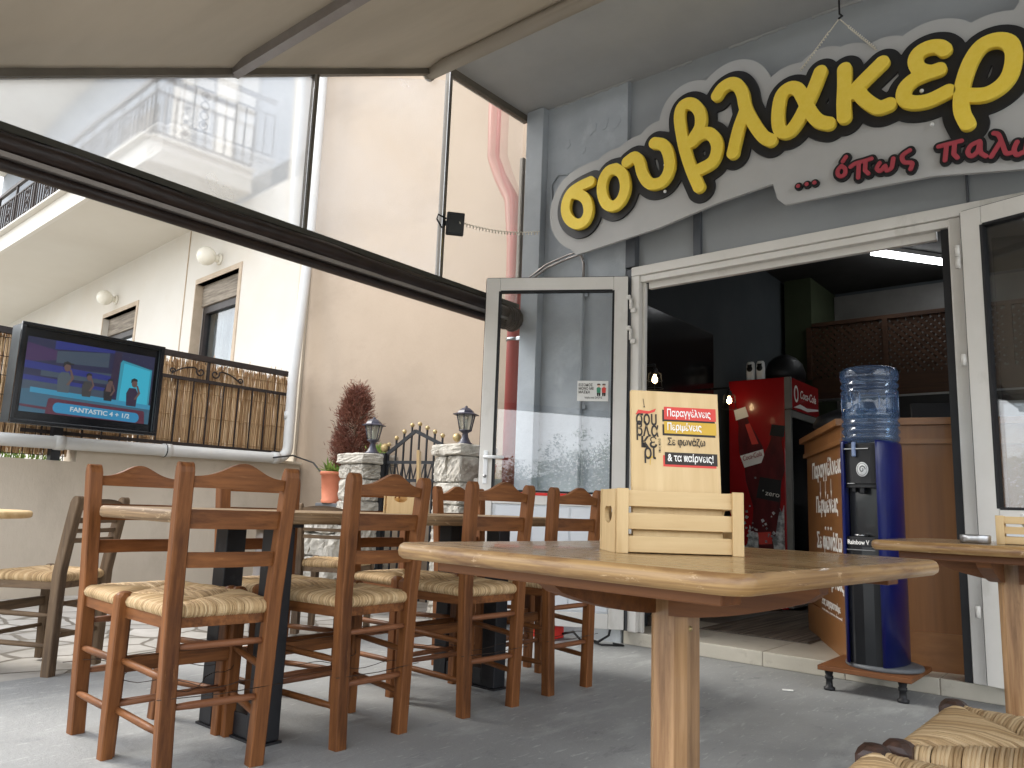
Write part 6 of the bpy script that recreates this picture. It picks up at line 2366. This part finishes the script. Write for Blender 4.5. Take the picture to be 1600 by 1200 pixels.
def cpoly(o):
    """counter outline grown outward by o"""
    dl = (kl - kc).normalized()
    nl = Vector((dl.y, -dl.x))
    nl = nl if nl.x < 0 else -nl
    nf = Vector((kd.y, -kd.x))
    # corner = meeting point of the two shifted lines
    a1, b1 = kc + nl * o, dl
    a2, b2 = kc + nf * o, kd
    den = b1.x * b2.y - b1.y * b2.x
    tt = ((a2.x - a1.x) * b2.y - (a2.y - a1.y) * b2.x) / den
    c = a1 + b1 * tt
    l_ = kl + nl * o + dl * o
    r_ = kr + nf * o
    inl, inf = -nl, -nf
    ci = kc + inl * 0.55 + inf * 0.42
    return [(c.x, c.y), (r_.x, r_.y), (r_ + inf * (0.5 + o)).to_tuple(), (ci.x, ci.y), ((l_ + inl * (0.55 + o)).x, (l_ + inl * (0.55 + o)).y), (l_.x, l_.y)]


def cslab(o, za, zb):
    m_ = MB()
    m_.prism([tuple(q) for q in cpoly(o)], (0, 0, za), (1, 0, 0), (0, 1, 0), zb - za)
    return m_


cslab(0.0, 0.0805, 1.235).build('body', M['counter'], ct)
cslab(0.012, 0.0803, 0.27).build('plinth', M['counter_x'], ct)
cslab(0.022, 1.235, 1.262).build('moulding', M['counter_x'], ct)
cslab(0.012, 1.2625, 1.335).build('fascia', M['counter'], ct)
cslab(0.042, 1.3355, 1.372).build('counter_top', M['counter_x'], ct)
xd3 = Vector((kc.x - kl.x, kc.y - kl.y, 0)).normalized()
nn3 = xd3.cross(Vector((0, 0, 1)))
LW = (kc - kl).length


def cat_(s, z):
    return Vector((kl.x, kl.y, z)) + xd3 * s + nn3 * 0.0012


for s_, x_, z_, sz_, w_ in (('Παραγγέλνεις', 0.20, 1.085, 0.135, 0.90), ('Περιμένεις', 0.31, 0.865, 0.135, 0.66), ('. . .', 0.58, 0.762, 0.11, 0.20), ('Σε φωνάζω', 0.31, 0.645, 0.13, 0.74),
                           ('& τα παίρνεις!', 0.22, 0.43, 0.125, 0.88), ('Σας ευχαριστούμε', 0.42, 0.305, 0.06, 0.54), ('για την κατανόηση!', 0.42, 0.245, 0.06, 0.58)):
    text(s_, M['white_print'], ct, cat_(x_, z_), xd3, (0, 0, 1), sz_, width=w_, bold=0.0038 if sz_ > 0.1 else 0.001)
m = MB()
for s_ in (0.47, 0.63, 0.80):
    pp = [(-0.006, 0.0), (0.006, 0.0), (0.006, -0.075), (0.022, -0.065), (0.0, -0.115), (-0.022, -0.065), (-0.006, -0.075)]
    m.add([cat_(s_ + a, 1.06 + b) for a, b in pp], [list(range(7))])
m.build('arrow_print', M['white_print'], ct, recalc=False)

# ------------------------------------------------------------------ inside the shop
rg = MB()
for i in range(14):
    rg.tone = 0.5
    rg.span((-2.35 + i * 0.05, 4.85, 0.0835), (-2.305 + i * 0.05, 6.4, 0.088))
rg.mi = 1
rg.span((-2.36, 4.84, 0.0805), (-1.645, 6.41, 0.0834))
tag(rg.build('floor_mat', [M['rug'], M['inner_floor']]), 'striped grey brown mat on the shop floor inside the doorway', 'mat')
for o in (rg,):
    pass

itv = thing('wall_television', 'large switched off black television on the dark inside wall', 'television', (-2.9, 5.6, 2.1))
m = MB().span((-2.93, 5.0, 1.70), (-2.885, 6.22, 2.405), bev=0.006)
m.build('casing', M['plastic_black'], itv)
m = MB().span((-2.8848, 5.015, 1.72), (-2.883, 6.205, 2.39))
m.build('screen', M['tv_black'], itv)
m = MB().span((-2.9485, 5.4, 1.95), (-2.9305, 5.8, 2.2))
m.build('wall_bracket', M['black_metal'], itv)


def cage_lamp(x, y, z, arm, label):
    t = thing('cage_lamp', label, 'lamp', (-2.949, y, z + 0.1), 0, 'caged bulbs on the inside wall')
    m = MB()
    m.tube([(-2.948, y, z + 0.10), (-2.93, y, z + 0.10)], 0.05, 16)
    m.tube([(-2.93, y, z + 0.10), (x, y, z + 0.10), (x, y, z + 0.075)], 0.009, 8)
    m.lathe([(0.012, z + 0.075), (0.021, z + 0.065), (0.021, z + 0.030), (0.015, z + 0.026)], (x, y), 14)
    m.build('bracket', M['plastic_black'], t)
    m = MB()
    m.lathe([(0.008, z + 0.026), (0.012, z + 0.012), (0.019, z - 0.004), (0.021, z - 0.016), (0.016, z - 0.030), (0.006, z - 0.037), (0.001, z - 0.038)], (x, y), 16, cap=False)
    m.build('lit_bulb', M['bulb'], t)
    m = MB()
    for k in range(6):
        a = k * math.pi / 3
        ca, sa = math.cos(a), math.sin(a)
        m.tube([(x + 0.02 * ca, y + 0.02 * sa, z + 0.05), (x + 0.052 * ca, y + 0.052 * sa, z + 0.03), (x + 0.062 * ca, y + 0.062 * sa, z - 0.08)], 0.0022, 5)
    for rz_, zz in ((0.062, -0.08), (0.057, -0.02)):
        m.tube([(x + rz_ * math.cos(i * math.pi / 9), y + rz_ * math.sin(i * math.pi / 9), z + zz) for i in range(19)], 0.0022, 5)
    m.build('wire_cage', M['black_metal'], t)


cage_lamp(-2.80, 5.02, 1.815, 0.1, 'glowing caged bulb nearest the door jamb, left of the menu board')
cage_lamp(-2.72, 6.16, 1.800, 0.18, 'glowing caged bulb beside the red drinks fridge')

fg = thing('drinks_fridge', 'red drinks fridge with cola bottles printed on its side', 'fridge', (-2.57, 6.75, 0.072))
m = MB().span((-2.83, 6.40, 0.085), (-2.335, 7.10, 2.0), bev=0.006)
m.build('cabinet', M['fridge_red'], fg)
m = MB()
m.span((-2.3345, 6.395, 0.10), (-2.285, 6.435, 1.72), bev=0.004)
m.span((-2.3345, 7.065, 0.10), (-2.285, 7.105, 1.72), bev=0.004)
m.span((-2.3345, 6.4355, 0.10), (-2.285, 7.0645, 0.16), bev=0.004)
m.span((-2.3345, 6.4355, 1.66), (-2.285, 7.0645, 1.72), bev=0.004)
m.span((-2.3345, 6.395, 1.725), (-2.28, 6.43, 2.0), bev=0.004)
m.build('door_frame', M['fridge_grey'], fg)
m = MB().span((-2.3344, 6.436, 0.161), (-2.30, 7.064, 1.659))
m.build('glass_door', M['tv_black'], fg)
m = MB().span((-2.3345, 6.4305, 1.726), (-2.282, 7.105, 1.998), bev=0.004)
hb = m.build('header', M['fridge_red'], fg)
text('Coca-Cola', M['white_print'], hb, (-2.2812, 6.62, 1.845), (0, 1, 0), (0, 0, 1), 0.10, width=0.40, shear=0.25, bold=0.001, name='header_lettering')
m = MB()
m.add([(-2.2811, 6.46, 1.745), (-2.2811, 6.62, 1.79), (-2.2811, 6.8, 1.775), (-2.2811, 7.09, 1.80), (-2.2811, 7.09, 1.785), (-2.2811, 6.8, 1.745), (-2.2811, 6.62, 1.752)], [list(range(7))])
m.add([(-2.2810, 6.53 + 0.055 * math.cos(i * 0.39), 1.87 + 0.075 * math.sin(i * 0.39)) for i in range(16)], [list(range(16))])
m.build('header_print', M['white_print'], hb, recalc=False)
m = MB()
m.add([(-2.2806, 6.53 + 0.03 * math.cos(i * 0.39), 1.87 + 0.052 * math.sin(i * 0.39)) for i in range(16)], [list(range(16))])
m.build('header_print', M['fridge_red'], hb, recalc=False)
# printed bottles on the side that faces the door
pm = MB()
pmats = [M['cola'], M['white_print'], M['ice'], M['sign_black'], M['fridge_grey'], M['red_print']]
lev = [0]


def pp_(k, pts):
    pm.mi = k
    lev[0] += 1
    y = 6.3985 - lev[0] * 0.0004
    pm.add([(x, y, z) for x, z in pts], [list(range(len(pts)))])


def ptf(pts, ox, oz, ang, s):
    c, sn = math.cos(ang), math.sin(ang)
    return [(ox + s * (x * c - z * sn), oz + s * (x * sn + z * c)) for x, z in pts]


ice = []
for i in range(26):
    ice.append((-2.82 + 0.465 * i / 25, 0.62 + 0.10 * math.sin(i * 0.5 + 2) + rnd(-0.05, 0.06) + 0.16 * (i / 25)))
pp_(2, [(-2.82, 0.10), (-2.355, 0.10)] + ice[::-1])
bot = [(-.10, -.40), (.10, -.40), (.105, -.1), (.085, .0), (.10, .12), (.075, .24), (.045, .34), (.042, .40), (-.042, .40), (-.045, .34), (-.075, .24), (-.10, .12), (-.085, 0), (-.105, -.1)]
pp_(0, ptf(bot, -2.60, 1.26, 0.26, 1.08))
pp_(1, ptf([(-.088, .0), (.088, .0), (.098, .10), (-.098, .10)], -2.60, 1.26, 0.26, 1.08))
pp_(1, ptf([(-.055, .385), (.055, .385), (.05, .47), (-.05, .47)], -2.60, 1.26, 0.26, 1.08))
pp_(5, ptf([(.02, .16), (.075, .15), (.05, .33), (.01, .33)], -2.60, 1.26, 0.26, 1.08))
pp_(0, ptf(bot, -2.47, 1.10, -0.16, 1.06))
pp_(3, ptf([(-.095, -.13), (.095, -.13), (.088, .04), (-.088, .04)], -2.47, 1.10, -0.16, 1.06))
pp_(3, ptf([(-.058, .38), (.058, .38), (.054, .47), (-.054, .47)], -2.47, 1.10, -0.16, 1.06))
pp_(0, ptf(bot, -2.52, 0.66, 0.1, 0.62))
pp_(5, ptf([(-.09, -.1), (.09, -.1), (.09, .06), (-.09, .06)], -2.52, 0.66, 0.1, 0.62))
for k in range(44):
    x, z = rnd(-2.72, -2.36), 0.62 + abs(random.gauss(0, 0.16))
    s_ = rnd(0.006, 0.016)
    a = rnd(0, 3)
    if abs(x + 2.53) < 0.17:
        pp_(2, ptf([(-1, -.7), (.8, -1), (1, .6), (-.4, 1)], x, z, a, s_))
pm.build('bottle_print', pmats, fg, recalc=False)
text('Coca-Cola', M['sign_red'], fg, (-2.695, 6.375, 1.29), (0.965, 0, 0.26), (-0.26, 0, 0.965), 0.06, width=0.17, shear=0.25, name='bottle_lettering')
text('zero', M['white_print'], fg, (-2.505, 6.374, 1.005), (0.99, 0, -0.16), (0.16, 0, 0.99), 0.06, width=0.12, name='bottle_lettering')
m = MB()
for x in (-2.80, -2.37):
    for y in (6.44, 7.05):
        m.span((x - 0.02, y - 0.02, 0.0725), (x + 0.02, y + 0.02, 0.0845))
m.build('foot', M['plastic_black'], fg)


def dispenser(x, label):
    t = thing('air_freshener', label, 'dispenser', (x, 6.47, 2.0005), 0, 'white dispensers on the fridge')
    m = MB()
    m.loft([rrect(x, 6.47, 2.001, 0.066, 0.05, 0.012), rrect(x, 6.47, 2.10, 0.070, 0.05, 0.012), rrect(x, 6.47, 2.155, 0.066, 0.046, 0.015), rrect(x, 6.47, 2.17, 0.05, 0.035, 0.012)])
    m.build('casing', M['white_paint'], t)
    m = MB()
    m.tube([(x, 6.4445, 2.105), (x, 6.442, 2.105)], 0.026, 16)
    m.span((x - 0.02, 6.4425, 2.105), (x + 0.02, 6.4446, 2.145))
    m.build('grille', M['plastic_black'], t)


dispenser(-2.655, 'left of two white air fresheners standing on the red fridge')
dispenser(-2.565, 'right of two white air fresheners standing on the red fridge')
m = MB()
m.lathe([(0.12, 2.001), (0.17, 2.03), (0.18, 2.10), (0.15, 2.19), (0.10, 2.24), (0.04, 2.27), (0.001, 2.272)], (-2.47, 6.80), 18, sy=1.25, sx=0.95)
tag(m.build('black_bag', M['plastic_black']), 'bulky black bag lying on top of the red fridge', 'bag')

la = thing('lattice_screen', 'brown diagonal wooden lattice screen above the kitchen hatch', 'screen', (-1.2, 8.0, 2.5))
m = MB()
for x0_, x1_ in ((-2.62, -1.93), (-1.88, -0.9), (-0.85, 0.4), (0.45, 2.0)):
    w_, h_ = x1_ - x0_, 0.55
    k = -h_
    while k < w_:
        for sg in (1, -1):
            t0, t1 = max(0, -k), min(h_, w_ - k)
            if t1 - t0 > 0.03:
                if sg == 1:
                    a, b = (x0_ + k + t0, 2.24 + t0), (x0_ + k + t1, 2.24 + t1)
                else:
                    a, b = (x0_ + k + t0, 2.79 - t0), (x0_ + k + t1, 2.79 - t1)
                m.beam((a[0], 8.0 + 0.006 * sg, a[1]), (b[0], 8.0 + 0.006 * sg, b[1]), 0.010, 0.034)
        k += 0.072
m.build('lattice', M['lattice_wood'], la)
m = MB()
m.span((-2.61, 7.97, 2.791), (2.1, 8.03, 2.83))
m.span((-2.61, 7.96, 2.03), (2.1, 8.04, 2.239))
for x in (-2.64, -1.905, -0.875, 0.425):
    m.span((x - 0.024, 7.965, 2.24), (x + 0.024, 8.035, 2.79))
m.build('frame', M['lattice_wood'], la)
m = MB()
m.span((-2.61, 7.95, 2.005), (2.1, 8.0, 2.029))
m.build('metal_edge', M['steel'], la)
m = MB()
m.span((-2.61, 8.75, 0.08), (2.79, 8.846, 3.3))
m.build('kitchen_tiles', mat('grey_kitchen_tile', S(104, 102, 98), S(116, 114, 110), rough=0.4), shop)
hb_ = thing('kitchen_unit', 'dark kitchen worktop and equipment behind the counter', 'cabinet', (-0.6, 6.9, 0.08))
m = MB()
m.span((-1.9, 7.3, 0.08), (2.0, 7.8, 0.95))
m.build('base_unit', M['plastic_black'], hb_)
m = MB()
m.span((-1.9, 7.55, 1.45), (1.6, 7.8, 1.95))
m.build('extractor_hood', M['plastic_black'], hb_)
m = MB()
m.span((-0.95, 7.543, 1.66), (-0.62, 7.5495, 1.86))
m.build('paper_notice', M['paper'], hb_)
pn = MB()
pn.lathe([(0.16, 1.373), (0.22, 1.39), (0.25, 1.44), (0.22, 1.50), (0.10, 1.55), (0.001, 1.56)], (-1.50, 5.35), 28, cap=False)
tag(pn.build('domed_pan', M['plastic_black']), 'dark domed pan lid on the counter left of the water bottle', 'pan')
cn_ = thing('cutlery_canister', 'dark metal canister of utensils on the counter corner', 'canister', (-1.33, 4.75, 1.373))
m = MB()
m.lathe([(0.045, 1.373), (0.048, 1.38), (0.048, 1.50), (0.044, 1.50), (0.043, 1.40), (0.001, 1.39)], (-1.33, 4.78), 20, cap=False)
m.build('can', M['cooler_grey'], cn_)
m = MB()
for k in range(7):
    a = k * 0.9
    m.tube([(-1.33 + 0.02 * math.cos(a), 4.78 + 0.02 * math.sin(a), 1.40), (-1.33 + 0.04 * math.cos(a), 4.78 + 0.04 * math.sin(a), 1.56 + 0.02 * (k % 3))], 0.004, 5)
m.build('utensils', M['steel'], cn_)
sc_ = MB()
sc_.box((-0.93, 4.86, 1.44), (0.22, 0.02, 0.13), Matrix.Rotation(0.3, 3, 'Z') @ Matrix.Rotation(-0.45, 3, 'X'), 0.006)
sc_.box((-0.93, 4.90, 1.385), (0.18, 0.14, 0.022), Matrix.Rotation(0.3, 3, 'Z'), 0.006)
tag(sc_.build('order_terminal', M['plastic_black']), 'small dark order terminal on the counter right of the water bottle', 'terminal')
m = MB()
m.span((-0.28, 5.15, 1.373), (0.25, 5.45, 1.50), bev=0.01)
m.lathe([(0.12, 1.505), (0.15, 1.56), (0.13, 1.66), (0.07, 1.70), (0.001, 1.71)], (-0.05, 5.3), 20, cap=False)
tag(m.build('red_tin', M['fridge_red']), 'dark red tin and box on the counter seen through the right glass door', 'tin')
MB_ = MB
for (a, b, lab) in (((-1.84, 7.42, 3.30), (-1.31, 8.17, 3.30), 'bright fluorescent batten on the dark shop ceiling, seen through the open doorway'),
                    ((-0.62, 7.35, 3.30), (0.25, 6.75, 3.30), 'fluorescent batten seen through the glass of the right door')):
    t = thing('ceiling_light', lab, 'lamp', tuple((Vector(a) + Vector(b)) / 2), 0, 'fluorescent lights on the shop ceiling')
    a, b = Vector(a), Vector(b)
    m = MB()
    m.beam(a + Vector((0, 0, 0.038)), b + Vector((0, 0, 0.038)), 0.11, 0.04)
    m.build('batten', M['white_paint'], t)
    m = MB()
    w_ = (b - a).normalized().cross(Vector((0, 0, 1))) * 0.03
    for s in (-1, 1):
        m.tube([a + w_ * s, b + w_ * s], 0.016, 10)
    m.build('fluorescent_tube', M['tube_light'], t)

# ------------------------------------------------------------------ what the door glass mirrors: shrubs across the road, behind the camera
for i, (x, y, r, h) in enumerate(((3.4, -7.2, 1.5, 2.3), (6.6, -6.4, 1.7, 2.0), (1.0, -9.2, 1.5, 2.0), (5.4, -11.5, 2.4, 3.2), (-2.4, -10.5, 1.8, 2.4), (10.5, -8.5, 2.2, 2.6), (9.5, -3.0, 1.4, 1.8))):
    t = thing('flowering_shrub', ['tall white flowering shrub across the road, second from the right', 'broad white flowering shrub across the road', 'low white flowering shrub straight behind the terrace', 'tallest shrub, farthest back across the road',
                                  'shrub across the road behind the left end of the terrace', 'shrub across the road at the far right', 'small flowering shrub beside the right end of the terrace'][i], 'shrub', (x, y, -0.05), 0, 'shrubs across the road')
    m = MB()
    for k in range(7):
        a = rnd(0, 6.28)
        m.tube([(x, y, -0.05), (x + r * 0.25 * math.cos(a), y + r * 0.25 * math.sin(a), h * 0.45), (x + r * 0.6 * math.cos(a), y + r * 0.6 * math.sin(a), h * 0.8)], [0.03, 0.02, 0.006], 5)
    m.build('stem', M['bark'], t)
    m, f = MB(), MB()
    for k in range(70):
        a, el = rnd(0, 6.28), math.asin(rnd(-0.2, 1))
        q = rnd(0.55, 1)
        c = Vector((x + r * q * math.cos(a) * math.cos(el), y + r * q * math.sin(a) * math.cos(el), h * 0.5 + h * 0.5 * q * math.sin(el)))
        tn = rnd(0, 0.6)
        for j in range(60):
            p = c + Vector((random.gauss(0, .14), random.gauss(0, .14), random.gauss(0, .13)))
            d = Vector((rnd(-1, 1), rnd(-1, 1), rnd(-.3, 1))).normalized()
            u = d.orthogonal().normalized() * 0.016
            m.tone = tn + rnd(0, 0.4)
            L = rnd(.06, .12)
            m.add([p, p + d * L * .5 - u, p + d * L, p + d * L * .5 + u], [[0, 1, 2, 3]])
        if i not in (3, 5):
            for j in range(8):
                p = c + Vector((random.gauss(0, .15), random.gauss(0, .15), random.gauss(0.05, .13)))
                f.add([p + Vector((.035, 0, 0)), p + Vector((0, .035, .01)), p + Vector((-.035, 0, 0)), p + Vector((0, -.035, -.01)), p + Vector((0, 0, .035))], [[0, 1, 4], [1, 2, 4], [2, 3, 4], [3, 0, 4]])
    m.build('foliage', M['leaf_dark'], t, recalc=False)
    if f.v:
        f.build('blossom', M['flower'], t, recalc=False)
